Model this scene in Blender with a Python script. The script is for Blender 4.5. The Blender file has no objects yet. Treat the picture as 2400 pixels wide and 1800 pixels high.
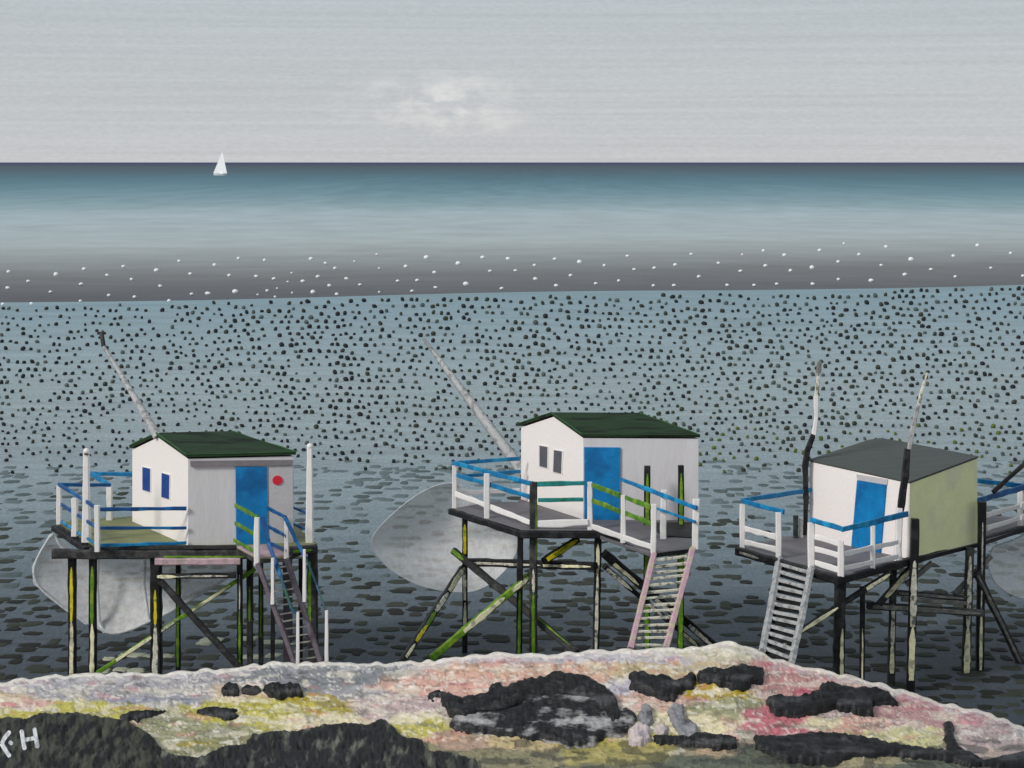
import bpy, math, random
from mathutils import Vector, noise
import numpy as np
random.seed(7)
S = bpy.context.scene
COL = S.collection
R = math.radians

# ------------------------------------------------------------ camera, sky, sun, exposure
H = 13.0            # eye height above the sea
F = 4687.5          # focal length in units of the photograph's pixels (2400 wide)
HZ = 380.0          # row of the horizon
cam = bpy.data.cameras.new('camera')
co = bpy.data.objects.new('camera', cam); COL.objects.link(co)
co.location = (0, 0, H); co.rotation_euler = (R(90), 0, 0)
cam.sensor_width = 36; cam.lens = 36 * F / 2400
cam.shift_y = -(900 - HZ) / 2400
cam.clip_start = 0.5; cam.clip_end = 200000
S.camera = co
S.view_settings.view_transform = 'Standard'; S.view_settings.look = 'None'
S.view_settings.exposure = 0.0; S.view_settings.gamma = 1.0

SUN_DIR = Vector((-.66, -.52, .55)).normalized()
w = bpy.data.worlds.new('World'); S.world = w; w.use_nodes = True
nt = w.node_tree; N = nt.nodes; L = nt.links
for n in list(N): N.remove(n)
def nd(t, **k):
    n = N.new(t)
    for a, b in k.items(): setattr(n, a, b)
    return n
out = nd('ShaderNodeOutputWorld'); bg = nd('ShaderNodeBackground'); bg.inputs['Strength'].default_value = .1
sky = nd('ShaderNodeTexSky', sky_type='NISHITA'); sky.sun_disc = False
sky.sun_elevation = math.asin(SUN_DIR.z); sky.sun_rotation = math.atan2(SUN_DIR.x, SUN_DIR.y)
tc = nd('ShaderNodeTexCoord')
sep = nd('ShaderNodeSeparateXYZ'); L.new(tc.outputs['Generated'], sep.inputs[0])
ramp = nd('ShaderNodeValToRGB')
mr = nd('ShaderNodeMapRange'); mr.inputs[1].default_value = 0; mr.inputs[2].default_value = .5
L.new(sep.outputs['Z'], mr.inputs[0]); L.new(mr.outputs[0], ramp.inputs[0])
def lin(r, g, b):
    f = lambda c: (c / 12.92 if c <= .04045 else ((c + .055) / 1.055) ** 2.4)
    return (f(r / 255), f(g / 255), f(b / 255), 1)
def setramp(rp, stops):
    e = rp.color_ramp.elements
    while len(e) > 1: e.remove(e[-1])
    e[0].position = stops[0][0]; e[0].color = stops[0][1]
    for p, c in stops[1:]:
        q = e.new(p); q.color = c
setramp(ramp, [(0, lin(198, 200, 202)), (.06, lin(193, 197, 200)), (.17, lin(186, 193, 198)), (1, lin(176, 186, 192))])
# brush-like streaks of thin cloud
mp = nd('ShaderNodeMapping'); mp.inputs['Scale'].default_value = (3, 3, 330); L.new(tc.outputs['Generated'], mp.inputs[0])
n1 = nd('ShaderNodeTexNoise'); n1.inputs['Scale'].default_value = 1.3; n1.inputs['Detail'].default_value = 5; n1.inputs['Distortion'].default_value = .3
L.new(mp.outputs[0], n1.inputs['Vector'])
mp2 = nd('ShaderNodeMapping'); mp2.inputs['Scale'].default_value = (330, 330, 800); L.new(tc.outputs['Generated'], mp2.inputs[0])
n2 = nd('ShaderNodeTexNoise'); n2.inputs['Scale'].default_value = 1; n2.inputs['Detail'].default_value = 2; L.new(mp2.outputs[0], n2.inputs['Vector'])
a1 = nd('ShaderNodeMapRange'); a1.inputs[1].default_value = .3; a1.inputs[2].default_value = .7; a1.inputs[3].default_value = .955; a1.inputs[4].default_value = 1.055
L.new(n1.outputs[0], a1.inputs[0])
a2 = nd('ShaderNodeMapRange'); a2.inputs[1].default_value = .25; a2.inputs[2].default_value = .75; a2.inputs[3].default_value = .955; a2.inputs[4].default_value = 1.05
L.new(n2.outputs[0], a2.inputs[0])
mu = nd('ShaderNodeMath', operation='MULTIPLY'); L.new(a1.outputs[0], mu.inputs[0]); L.new(a2.outputs[0], mu.inputs[1])
# a low patch of whiter cloud over the horizon
def cloud(cx, cz, sx, sz, amt, sc):
    m = nd('ShaderNodeMapping'); m.vector_type = 'POINT'
    m.inputs['Location'].default_value = (-cx / sx, 0, -cz / sz); m.inputs['Scale'].default_value = (1 / sx, 0, 1 / sz)
    L.new(tc.outputs['Generated'], m.inputs[0])
    ln = nd('ShaderNodeVectorMath', operation='LENGTH'); L.new(m.outputs[0], ln.inputs[0])
    k = nd('ShaderNodeMapRange'); k.inputs[1].default_value = 1; k.inputs[2].default_value = 0; L.new(ln.outputs['Value'], k.inputs[0])
    m2 = nd('ShaderNodeMapping'); m2.inputs['Scale'].default_value = (sc, sc, sc * 2.6); L.new(tc.outputs['Generated'], m2.inputs[0])
    n = nd('ShaderNodeTexNoise'); n.inputs['Detail'].default_value = 7; n.inputs['Scale'].default_value = 1; n.inputs['Roughness'].default_value = .62; L.new(m2.outputs[0], n.inputs['Vector'])
    q = nd('ShaderNodeMapRange'); q.inputs[1].default_value = .42; q.inputs[2].default_value = .68; L.new(n.outputs[0], q.inputs[0])
    t = nd('ShaderNodeMath', operation='MULTIPLY'); L.new(k.outputs[0], t.inputs[0]); L.new(q.outputs[0], t.inputs[1])
    t2 = nd('ShaderNodeMath', operation='MULTIPLY'); L.new(t.outputs[0], t2.inputs[0]); t2.inputs[1].default_value = amt
    sg = nd('ShaderNodeMath', operation='GREATER_THAN'); L.new(sep.outputs['Y'], sg.inputs[0]); sg.inputs[1].default_value = 0
    t3 = nd('ShaderNodeMath', operation='MULTIPLY'); L.new(t2.outputs[0], t3.inputs[0]); L.new(sg.outputs[0], t3.inputs[1])
    return t3
k1 = cloud((1040 - 1200) / F, (HZ - 240) / F, .062, .018, 1.15, 44)
k2 = cloud((1150 - 1200) / F, (HZ - 300) / F, .045, .006, .35, 70)
ka = nd('ShaderNodeMath', operation='ADD'); L.new(k1.outputs[0], ka.inputs[0]); L.new(k2.outputs[0], ka.inputs[1])
vm = nd('ShaderNodeVectorMath', operation='SCALE'); L.new(ramp.outputs[0], vm.inputs[0]); L.new(mu.outputs[0], vm.inputs['Scale'])
mc = nd('ShaderNodeMix', data_type='RGBA'); L.new(ka.outputs[0], mc.inputs[0]); L.new(vm.outputs[0], mc.inputs[6]); mc.inputs[7].default_value = lin(234, 233, 230); mc.clamp_factor = True
v10 = nd('ShaderNodeVectorMath', operation='SCALE'); v10.inputs['Scale'].default_value = 10.0; L.new(mc.outputs[2], v10.inputs[0])
mx = nd('ShaderNodeMix', data_type='RGBA'); mx.inputs[0].default_value = .97
L.new(sky.outputs[0], mx.inputs[6]); L.new(v10.outputs[0], mx.inputs[7])
L.new(mx.outputs[2], bg.inputs[0]); L.new(bg.outputs[0], out.inputs[0])
sl = bpy.data.lights.new('sun', 'SUN'); sl.energy = 2.1; sl.angle = R(14); sl.color = (1, .965, .92)
so = bpy.data.objects.new('sun', sl); COL.objects.link(so)
so.rotation_euler = SUN_DIR.to_track_quat('Z', 'Y').to_euler(); so.location = (-20, 0, 30)

# ------------------------------------------------------------ camera matching: photograph pixels -> points on real planes
def P(px, py, Y): return Vector(((px - 1200) / F * Y, Y, H - (py - HZ) / F * Y))
def onz(px, py, z=0.0): return P(px, py, (H - z) * F / (py - HZ))
def onplane(px, py, a, n):
    d = P(px, py, 1) - Vector((0, 0, H)); o = Vector((0, 0, H))
    return o + d * ((a - o).dot(n) / d.dot(n))
def c1(x, y): return (x / 2.37, 950 + y / 2.37)
def c2(x, y): return (850 + x / 2.3694, 900 + y / 2.3694)
def c3(x, y): return (1650 + x / 2.0733, 900 + y / 2.0733)
def c4(x, y): return (x / 1.8433, 1450 + y / 1.8433)
def c5(x, y): return (1200 + x / 1.8433, 1450 + y / 1.8433)
def c6(x, y): return (x / 1.8433, 550 + y / 1.8433)
def c7(x, y): return (1200 + x / 1.8433, 550 + y / 1.8433)

# ------------------------------------------------------------ materials
MATS = {}
def mat(name, rgb, rough=.6, var=.12, scale=6, stretch=(1, 1, 1), bump=.25, rgb2=None, fac2=(.5, .62), spec=.35, seed=0, alpha=1):
    if name in MATS: return MATS[name]
    m = bpy.data.materials.new(name); m.use_nodes = True; t = m.node_tree; b = t.nodes['Principled BSDF']
    tcn = t.nodes.new('ShaderNodeTexCoord'); mpn = t.nodes.new('ShaderNodeMapping'); t.links.new(tcn.outputs['Object'], mpn.inputs[0])
    mpn.inputs['Scale'].default_value = stretch; mpn.inputs['Location'].default_value = (seed, seed * .7, 0)
    n = t.nodes.new('ShaderNodeTexNoise'); n.inputs['Scale'].default_value = scale; n.inputs['Detail'].default_value = 6; n.inputs['Roughness'].default_value = .62
    t.links.new(mpn.outputs[0], n.inputs['Vector'])
    mrn = t.nodes.new('ShaderNodeMapRange'); mrn.inputs[1].default_value = .3; mrn.inputs[2].default_value = .7
    mrn.inputs[3].default_value = 1 - var; mrn.inputs[4].default_value = 1 + var; t.links.new(n.outputs[0], mrn.inputs[0])
    c = lin(*rgb)
    vs = t.nodes.new('ShaderNodeVectorMath'); vs.operation = 'SCALE'; t.links.new(mrn.outputs[0], vs.inputs['Scale'])
    if rgb2:
        n3 = t.nodes.new('ShaderNodeTexNoise'); n3.inputs['Scale'].default_value = scale * .55; n3.inputs['Detail'].default_value = 5
        t.links.new(mpn.outputs[0], n3.inputs['Vector'])
        q = t.nodes.new('ShaderNodeMapRange'); q.inputs[1].default_value = fac2[0]; q.inputs[2].default_value = fac2[1]; t.links.new(n3.outputs[0], q.inputs[0])
        mm = t.nodes.new('ShaderNodeMix'); mm.data_type = 'RGBA'; mm.inputs[6].default_value = c; mm.inputs[7].default_value = lin(*rgb2)
        t.links.new(q.outputs[0], mm.inputs[0]); t.links.new(mm.outputs[2], vs.inputs[0])
    else: vs.inputs[0].default_value = c[:3]
    t.links.new(vs.outputs[0], b.inputs['Base Color'])
    b.inputs['Roughness'].default_value = rough; b.inputs['Specular IOR Level'].default_value = spec
    if bump:
        n4 = t.nodes.new('ShaderNodeTexNoise'); n4.inputs['Scale'].default_value = scale * 4; n4.inputs['Detail'].default_value = 5
        t.links.new(mpn.outputs[0], n4.inputs['Vector'])
        bp = t.nodes.new('ShaderNodeBump'); bp.inputs['Strength'].default_value = bump; bp.inputs['Distance'].default_value = .02
        t.links.new(n4.outputs[0], bp.inputs['Height']); t.links.new(bp.outputs[0], b.inputs['Normal'])
    if alpha < 1: b.inputs['Alpha'].default_value = alpha
    MATS[name] = m; return m
STR = (1, 1, .12)
M = {}
def defm(k, *a, **kw): M[k] = mat(k, *a, **kw)
defm('white_paint', (236, 232, 230), .6, .05, 9, bump=.35)
defm('white_wall', (246, 238, 234), .65, .03, 14, bump=.45)
defm('grey_wall', (212, 208, 210), .65, .06, 3, (1, 1, .25), bump=.4)
defm('grey_panel', (190, 187, 190), .65, .05, 4, bump=.4)
defm('olive_wall', (238, 240, 186), .65, .06, 2.2, bump=.4, rgb2=(230, 230, 190))
defm('roof_green', (38, 58, 36), .7, .25, 5, (.25, 1, 1), bump=.6, rgb2=(22, 32, 20), spec=.2)
defm('green_edge', (42, 88, 40), .6, .25, 9, bump=.4)
defm('roof_grey', (80, 84, 82), .7, .12, 4, (.3, 1, 1), bump=.4, spec=.2)
defm('fascia', (128, 122, 126), .6, .12, 5)
defm('door_blue', (8, 122, 184), .5, .22, 3, bump=.4, rgb2=(6, 100, 160))
defm('window_blue', (18, 62, 140), .4, .25, 6)
defm('window_grey', (92, 92, 98), .4, .15, 6)
defm('rail_blue', (12, 112, 164), .5, .3, 5, bump=.5, rgb2=(28, 142, 190))
defm('rail_navy', (14, 76, 134), .5, .3, 5, bump=.5, rgb2=(20, 112, 172))
defm('rail_dusk', (18, 72, 100), .5, .3, 5, bump=.5, rgb2=(30, 84, 70))
defm('rail_teal', (28, 128, 128), .5, .3, 5, bump=.5, rgb2=(30, 110, 80))
defm('rail_green', (76, 126, 30), .5, .35, 5, bump=.5, rgb2=(120, 150, 40))
defm('black', (22, 22, 24), .6, .35, 6, bump=.6, rgb2=(44, 44, 46), spec=.3)
defm('dark_wood', (50, 50, 50), .7, .35, 7, bump=.6, rgb2=(74, 74, 72), spec=.25)
defm('grey_wood', (120, 118, 114), .7, .25, 8, bump=.7, rgb2=(150, 148, 138), spec=.25)
defm('cream', (246, 238, 198), .6, .15, 10, bump=.7, rgb2=(180, 178, 150))
defm('pale', (222, 218, 200), .6, .25, 14, bump=.8, rgb2=(110, 112, 104))
defm('yellow', (226, 206, 30), .6, .2, 10, bump=.7, rgb2=(120, 150, 30))
defm('green', (92, 138, 24), .6, .25, 10, bump=.7, rgb2=(130, 160, 40))
defm('deck_olive', (128, 132, 88), .7, .14, 3, (.3, 1, 1), bump=.5, rgb2=(106, 108, 80))
defm('deck_grey', (112, 108, 112), .7, .12, 3, bump=.4)
defm('pinkish', (196, 166, 174), .6, .15, 8, bump=.5, rgb2=(170, 150, 150))
defm('ladder_pink', (196, 160, 172), .6, .2, 8, bump=.6, rgb2=(190, 180, 150))
defm('mauve_wood', (94, 84, 92), .65, .25, 8, bump=.6)
defm('boom_grey', (178, 178, 178), .6, .14, 12, bump=.6, rgb2=(140, 140, 140))
defm('red', (214, 36, 60), .5, .06, 6)
defm('rope', (214, 218, 220), .6, .2, 12)
defm('sail', (245, 245, 245), .7, .03, .3)
defm('float_white', (240, 240, 240), .5, .04, 2)
defm('rock_black', (30, 30, 32), .5, .5, 3.6, (.45, 1, 2.2), bump=1.0, rgb2=(78, 78, 80), fac2=(.52, .75), spec=.35)
defm('rock_green', (66, 68, 58), .5, .45, 3.0, (2.4, 1, .3), bump=1.0, rgb2=(24, 25, 26), fac2=(.46, .56), spec=.35)
defm('rock_grey', (142, 142, 146), .55, .3, 5, bump=1.0, rgb2=(80, 82, 84), spec=.4)
defm('rock_mixed', (34, 35, 37), .5, .4, 4.5, (.6, 1, 1.8), bump=1.0, rgb2=(158, 156, 156), fac2=(.49, .6), spec=.35)
defm('rock_dim', (34, 35, 36), .5, .5, 2.8, (2.4, 1, .4), bump=1.0, rgb2=(100, 102, 92), fac2=(.53, .66), spec=.35)
defm('rock_pale', (205, 190, 188), .55, .2, 5, bump=1.0, rgb2=(170, 160, 165), spec=.4)

# ------------------------------------------------------------ mesh helpers
class MB:
    def __init__(s): s.v = []; s.f = []; s.mi = []; s.ms = []
    def slot(s, m):
        if m not in s.ms: s.ms.append(m)
        return s.ms.index(m)
    def poly(s, pts, m):
        i = len(s.v); s.v += [Vector(p) for p in pts]; s.f.append(tuple(range(i, i + len(pts)))); s.mi.append(s.slot(m)); return s
    def grid(s, rows, m, close=False):
        i = len(s.v); n = len(rows[0]); k = s.slot(m)
        for r in rows: s.v += [Vector(p) for p in r]
        for a in range(len(rows) - 1):
            for b in range(n if close else n - 1):
                s.f.append((i + a * n + b, i + a * n + (b + 1) % n, i + (a + 1) * n + (b + 1) % n, i + (a + 1) * n + b)); s.mi.append(k)
        return i
    def prism(s, poly, off, m, mside=None):
        """closed prism: polygon plus the same polygon moved by off"""
        off = Vector(off); a = [Vector(p) for p in poly]; b = [p + off for p in a]; n = len(a)
        s.poly(a, m); s.poly(list(reversed(b)), m)
        for i in range(n): s.poly([a[i], b[i], b[(i + 1) % n], a[(i + 1) % n]], mside or m)
        return s
    def beam(s, p, q, w, d=None, m='black', w1=None, wob=.07, strips=(), seg=None):
        """hand-hewn beam from p to q, w across the view, d deep; strips = (t0, t1, material, width share)"""
        p = Vector(p); q = Vector(q); ax = (q - p); ln = ax.length
        if ln < 1e-6: return s
        ax.normalize(); n = Vector((0, -1, 0)); n = n - ax * n.dot(ax)
        if n.length < .05: n = Vector((0, 0, 1)); n = n - ax * n.dot(ax)
        n.normalize(); side = ax.cross(n); d = d or w; w1 = w1 or w
        k = seg or max(1, min(14, int(ln / .28)))
        rows = []
        offs = []
        for i in range(k + 1):
            t = i / k; c = p.lerp(q, t); ww = (w + (w1 - w) * t) * (1 + random.uniform(-wob, wob) * 1.2)
            o = side * random.uniform(-wob, wob) * w * .5; offs.append((c + o, ww))
            dd = d * (ww / w)
            e = .28
            rows.append([c + o + side * (ww / 2) * x + n * (dd / 2) * y for x, y in
                         ((-1, -1 + e), (-1 + e, -1), (1 - e, -1), (1, -1 + e), (1, 1 - e), (1 - e, 1), (-1 + e, 1), (-1, 1 - e))])
        i0 = s.grid(rows, M[m], close=True)
        s.f.append(tuple(reversed(range(i0, i0 + 8)))); s.mi.append(s.slot(M[m]))
        j = i0 + 8 * k; s.f.append(tuple(range(j, j + 8))); s.mi.append(s.slot(M[m]))
        for st in strips:
            t0, t1, sm = st[:3]; sh = min(.86, (st[3] if len(st) > 3 else .45) * 1.3); so_ = st[4] if len(st) > 4 else 0
            kk = max(3, int(ln * (t1 - t0) / .1)); rr = []
            for i in range(kk + 1):
                u = i / kk; t = t0 + (t1 - t0) * u
                x = t * k; a = min(int(x), k - 1); fr = x - a
                c = offs[a][0].lerp(offs[a + 1][0], fr); ww = offs[a][1] * (1 - fr) + offs[a + 1][1] * fr
                c = c + side * ww * so_
                hw = ww * sh / 2 * (math.sin(math.pi * min(1, .12 + u * .88)) ** .3 if u < .999 else .25) * random.uniform(.75, 1.1)
                hw = max(hw, .006); nn = n * (d * ww / w / 2 + .002); n2_ = n * (d * ww / w / 2 + .012)
                rr.append([c - side * hw + nn, c - side * hw * .8 + n2_, c + side * hw * .8 + n2_, c + side * hw + nn])
            s.grid(rr, M[sm])
        return s
    def tube(s, pts, r, m, seg=8, rr=None):
        rows = []; pts = [Vector(p) for p in pts]
        for i, p in enumerate(pts):
            a = pts[max(0, i - 1)]; b = pts[min(len(pts) - 1, i + 1)]; t = (b - a).normalized()
            u = t.cross(Vector((0, 1, 0.01))).normalized(); v = t.cross(u)
            q = rr[i] if rr else r
            rows.append([p + (u * math.cos(2 * math.pi * k / seg) + v * math.sin(2 * math.pi * k / seg)) * q for k in range(seg)])
        i0 = s.grid(rows, M[m], close=True)
        s.f.append(tuple(range(i0, i0 + seg))); s.mi.append(s.slot(M[m]))
        j = i0 + seg * (len(pts) - 1); s.f.append(tuple(reversed(range(j, j + seg)))); s.mi.append(s.slot(M[m]))
        return s
    def ball(s, c, r, m, nu=10, nv=6, sc=(1, 1, 1)):
        c = Vector(c); rows = []
        for i in range(nv + 1):
            th = math.pi * i / nv
            rows.append([c + Vector((r * sc[0] * math.sin(th) * math.cos(2 * math.pi * k / nu), r * sc[1] * math.sin(th) * math.sin(2 * math.pi * k / nu), r * sc[2] * math.cos(th))) for k in range(nu)])
        s.grid(rows, M[m] if isinstance(m, str) else m, close=True); return s
    def build(s, name, parent=None, smooth=False, loc=None):
        org = Vector((0, 0, 0)); pp = parent
        while pp is not None: org += pp.location; pp = pp.parent
        if parent is None and loc is not None: org = Vector(loc)
        me = bpy.data.meshes.new(name)
        me.from_pydata([tuple(v - org) for v in s.v], [], s.f)
        for m in s.ms: me.materials.append(m)
        me.polygons.foreach_set('material_index', s.mi)
        if smooth: me.polygons.foreach_set('use_smooth', [True] * len(s.f))
        me.validate(); me.update()
        o = bpy.data.objects.new(name, me); COL.objects.link(o)
        if parent is not None: o.parent = parent
        elif loc is not None: o.location = org
        return o
def tag(o, label=None, cat=None, group=None, kind=None):
    if label: o['label'] = label
    if cat: o['category'] = cat
    if group: o['group'] = group
    if kind: o['kind'] = kind
    return o
def empty(name, loc, label, cat, group=None):
    o = bpy.data.objects.new(name, None); COL.objects.link(o); o.location = loc; o.empty_display_size = .3
    return tag(o, label, cat, group)

# ------------------------------------------------------------ sea, mudflat
def sea_material(name, stops, tilt=True, streak=.13):
    m = bpy.data.materials.new(name); m.use_nodes = True; t = m.node_tree; b = t.nodes['Principled BSDF']
    def T(k): return t.nodes.new(k)
    g = T('ShaderNodeNewGeometry'); sp = T('ShaderNodeSeparateXYZ'); t.links.new(g.outputs['Position'], sp.inputs[0])
    # bands of deep, shallow and silty water lie along the shore: colour follows the distance out to sea
    lg = T('ShaderNodeMath'); lg.operation = 'LOGARITHM'; t.links.new(sp.outputs['Y'], lg.inputs[0]); lg.inputs[1].default_value = math.e
    xs = T('ShaderNodeMath'); xs.operation = 'MULTIPLY'; t.links.new(sp.outputs['X'], xs.inputs[0]); xs.inputs[1].default_value = .05
    ls = T('ShaderNodeMath'); ls.operation = 'DIVIDE'; ls.inputs[0].default_value = H * F / 14; t.links.new(sp.outputs['Y'], ls.inputs[1])
    cx = T('ShaderNodeCombineXYZ'); t.links.new(xs.outputs[0], cx.inputs[0]); t.links.new(ls.outputs[0], cx.inputs[1])
    nz = T('ShaderNodeTexNoise'); nz.inputs['Scale'].default_value = 1.6; nz.inputs['Detail'].default_value = 6; nz.inputs['Roughness'].default_value = .6; t.links.new(cx.outputs[0], nz.inputs['Vector'])
    nb = T('ShaderNodeTexNoise'); nb.inputs['Scale'].default_value = .16; nb.inputs['Detail'].default_value = 2; t.links.new(cx.outputs[0], nb.inputs['Vector'])
    inv = T('ShaderNodeMath'); inv.operation = 'DIVIDE'; inv.inputs[0].default_value = H * F / 1300; t.links.new(sp.outputs['Y'], inv.inputs[1])
    ab = T('ShaderNodeMath'); ab.operation = 'MULTIPLY_ADD'; t.links.new(nb.outputs[0], ab.inputs[0]); ab.inputs[1].default_value = .022; ab.inputs[2].default_value = -.008
    ad = T('ShaderNodeMath'); ad.operation = 'ADD'; sm = T('ShaderNodeMapRange'); sm.inputs[1].default_value = 0; sm.inputs[2].default_value = .04; t.links.new(inv.outputs[0], sm.inputs[0])
    am = T('ShaderNodeMath'); am.operation = 'MULTIPLY'; t.links.new(ab.outputs[0], am.inputs[0]); t.links.new(sm.outputs[0], am.inputs[1])
    t.links.new(inv.outputs[0], ad.inputs[0]); t.links.new(am.outputs[0], ad.inputs[1])
    last = ad
    tl = T('ShaderNodeMapRange'); tl.inputs[1].default_value = -66; tl.inputs[2].default_value = 66; tl.inputs[3].default_value = -.008; tl.inputs[4].default_value = .012
    t.links.new(sp.outputs['X'], tl.inputs[0]); q = T('ShaderNodeMath'); q.operation = 'ADD'; fy = T('ShaderNodeMapRange'); fy.inputs[1].default_value = 250; fy.inputs[2].default_value = 520; fy.inputs[3].default_value = 1; fy.inputs[4].default_value = 0; t.links.new(sp.outputs['Y'], fy.inputs[0])
    tm = T('ShaderNodeMath'); tm.operation = 'MULTIPLY'; t.links.new(tl.outputs[0], tm.inputs[0]); t.links.new(fy.outputs[0], tm.inputs[1])
    t.links.new(tm.outputs[0], q.inputs[0]); t.links.new(ad.outputs[0], q.inputs[1])
    last = q if tilt else ad
    rp = T('ShaderNodeValToRGB'); t.links.new(last.outputs[0], rp.inputs[0])
    setramp(rp, [(max(0, (y - HZ + (4 if y > 400 else 0)) / 1300), lin(*c)) for y, c in stops])
    ms = T('ShaderNodeMapRange'); ms.inputs[1].default_value = .3; ms.inputs[2].default_value = .7; ms.inputs[3].default_value = 1 - streak; ms.inputs[4].default_value = 1 + streak
    t.links.new(nz.outputs[0], ms.inputs[0])
    vs = T('ShaderNodeVectorMath'); vs.operation = 'SCALE'; gm_ = T('ShaderNodeMapping'); gm_.inputs['Scale'].default_value = (9, 2.4, 1); t.links.new(g.outputs['Position'], gm_.inputs[0])
    gn = T('ShaderNodeTexNoise'); gn.inputs['Scale'].default_value = 1; gn.inputs['Detail'].default_value = 3; t.links.new(gm_.outputs[0], gn.inputs['Vector'])
    gr = T('ShaderNodeMapRange'); gr.inputs[1].default_value = .3; gr.inputs[2].default_value = .7; gr.inputs[3].default_value = .82; gr.inputs[4].default_value = 1.18; t.links.new(gn.outputs[0], gr.inputs[0])
    gx = T('ShaderNodeMath'); gx.operation = 'MULTIPLY'; t.links.new(gr.outputs[0], gx.inputs[0]); t.links.new(ms.outputs[0], gx.inputs[1])
    t.links.new(rp.outputs[0], vs.inputs[0]); t.links.new(gx.outputs[0], vs.inputs['Scale'])
    t.links.new(vs.outputs[0], b.inputs['Base Color'])
    b.inputs['Roughness'].default_value = .55; b.inputs['Specular IOR Level'].default_value = .08
    mpn = T('ShaderNodeMapping'); mpn.inputs['Scale'].default_value = (.6, 2.2, 1); t.links.new(g.outputs['Position'], mpn.inputs[0])
    nn = T('ShaderNodeTexNoise'); nn.inputs['Scale'].default_value = 1.2; nn.inputs['Detail'].default_value = 5; t.links.new(mpn.outputs[0], nn.inputs['Vector'])
    bp = T('ShaderNodeBump'); bp.inputs['Strength'].default_value = .35; bp.inputs['Distance'].default_value = .05
    t.links.new(nn.outputs[0], bp.inputs['Height']); t.links.new(bp.outputs[0], b.inputs['Normal'])
    return m
FAR = [(380, (24, 26, 104)), (383.5, (36, 42, 90)), (387, (58, 72, 84)), (400, (66, 90, 102)), (420, (78, 118, 134)), (447, (104, 142, 154)), (478, (142, 166, 174)),
       (500, (172, 188, 193)), (560, (178, 187, 188)), (600, (156, 160, 161)), (640, (121, 122, 124)), (680, (100, 101, 105)), (715, (86, 87, 93))]
NEAR = FAR[:9] + [(620, (132, 153, 161)), (700, (136, 159, 168)), (800, (148, 166, 173)), (900, (155, 169, 173)), (1000, (152, 165, 169)),
       (1100, (143, 156, 162)), (1200, (132, 145, 152)), (1300, (112, 124, 132)), (1400, (92, 102, 110)), (1500, (78, 86, 94)), (1650, (66, 73, 81))]
sea = MB(); W_ = 90000
ys = [20, 60, 120, 250, 600, 2000, 8000, 30000, 90000]
sea.grid([[(-W_ * min(1, y / 9000 + .05), y, 0), (W_ * min(1, y / 9000 + .05), y, 0)] for y in ys], sea_material('sea_water', NEAR))
tag(sea.build('sea'), kind='structure')
mf = MB(); rows = []
edge = [(x, 720 - 52 * ((x + 400) / 2900) + 3 * math.sin(x / 260.)) for x in range(-900, 3400, 40)]
for t in (0, .02, .08, .2, .4, .7, 1):
    r = []
    for x, y in edge:
        a = onz(x, y, 0); Yf = 520; Y = a.y + (Yf - a.y) * t
        r.append((( x - 1200) / F * a.y * (1 + 1.5 * t) , Y, .06 * min(1, t / .02) * (1 if t < .9 else 0) + (.004 if t >= .9 else 0) + (-.03 if t == 0 else 0)))
    rows.append(r)
mf.grid(rows, sea_material('wet_mud', FAR, streak=.11))
tag(mf.build('mudflat'), kind='structure')

# ------------------------------------------------------------ pebbles standing out of the shallows, painted wave shadows, painted reflected light  (uncountable: one object each)
defm('pebble_black', (44, 45, 46), .6, .25, 3, bump=0, spec=.15)
defm('pebble_olive', (62, 65, 55), .6, .25, 3, bump=0, spec=.15)
defm('pebble_faded', (88, 96, 92), .7, .15, 3, bump=0, spec=.1)
defm('pebble_moss', (92, 104, 50), .7, .2, 3, bump=0, spec=.1)
def edge_y(x): return 720 - 52 * ((x + 400) / 2900)
pb = MB()
pts = []; cell = {}
def far_enough(x, y, d):
    gx, gy = int(x // 24), int(y // 24)
    for i in (-1, 0, 1):
        for j in (-1, 0, 1):
            for (a, b) in cell.get((gx + i, gy + j), ()):
                if (a - x) ** 2 + ((b - y) * 1.05) ** 2 < d * d: return False
    cell.setdefault((gx, gy), []).append((x, y)); return True
for jr in range(60):
    for ic in range(-40, 158):
        x = ic * 20.5 + (jr % 2) * 10 + random.uniform(-5.5, 5.5); 
        y = 640 + jr * 15.5 + 13 * math.sin(x / 240. + jr * .12) + 8 * noise.noise(Vector((x / 120, jr / 5, 4))) + random.uniform(-4, 4)
        x += 16 * noise.noise(Vector((x / 150, y / 90, 14)))
        if y < edge_y(x) + 9 or y > 1112 or (y > 1060 and random.random() < (y - 1060) / 60): continue
        if random.random() < (.14 if x < 500 else .05): continue
        if far_enough(x, y, 12.5): pts.append((x, y))
for x, y in pts:
    c = onz(x, y, 0); k = F / c.y
    sz = random.choice([8.5, 9.5, 10, 10.5, 11.5, 12.5]) * (.88 + .14 * noise.noise(Vector((x / 200, y / 200, 9)))) / k / 2
    r_ = random.random(); sz *= (1.12 if x > 500 else 1)
    gm = 'pebble_moss' if (1000 < y and x > 1200 and r_ < .22) else ('pebble_black' if r_ < (.62 if x < 900 else .4) else ('pebble_olive' if r_ < .84 else 'pebble_faded'))
    a = random.uniform(0, 6.28); nu = 8; rows = []
    e1, e2 = random.uniform(.8, 1.15), random.uniform(.75, 1.05)
    tl = random.uniform(-.25, .25)
    for i in range(5):
        th = math.pi * i / 4
        rows.append([c + Vector((sz * e1 * math.sin(th) * math.cos(2 * math.pi * q / nu + a) * random.uniform(.88, 1.1) + tl * sz * math.cos(th),
                                 sz * math.sin(th) * math.sin(2 * math.pi * q / nu + a) * random.uniform(.88, 1.1),
                                 sz * e2 * (math.cos(th) + .75))) for q in range(nu)])
    pb.grid(rows, M[gm], close=True)
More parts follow.
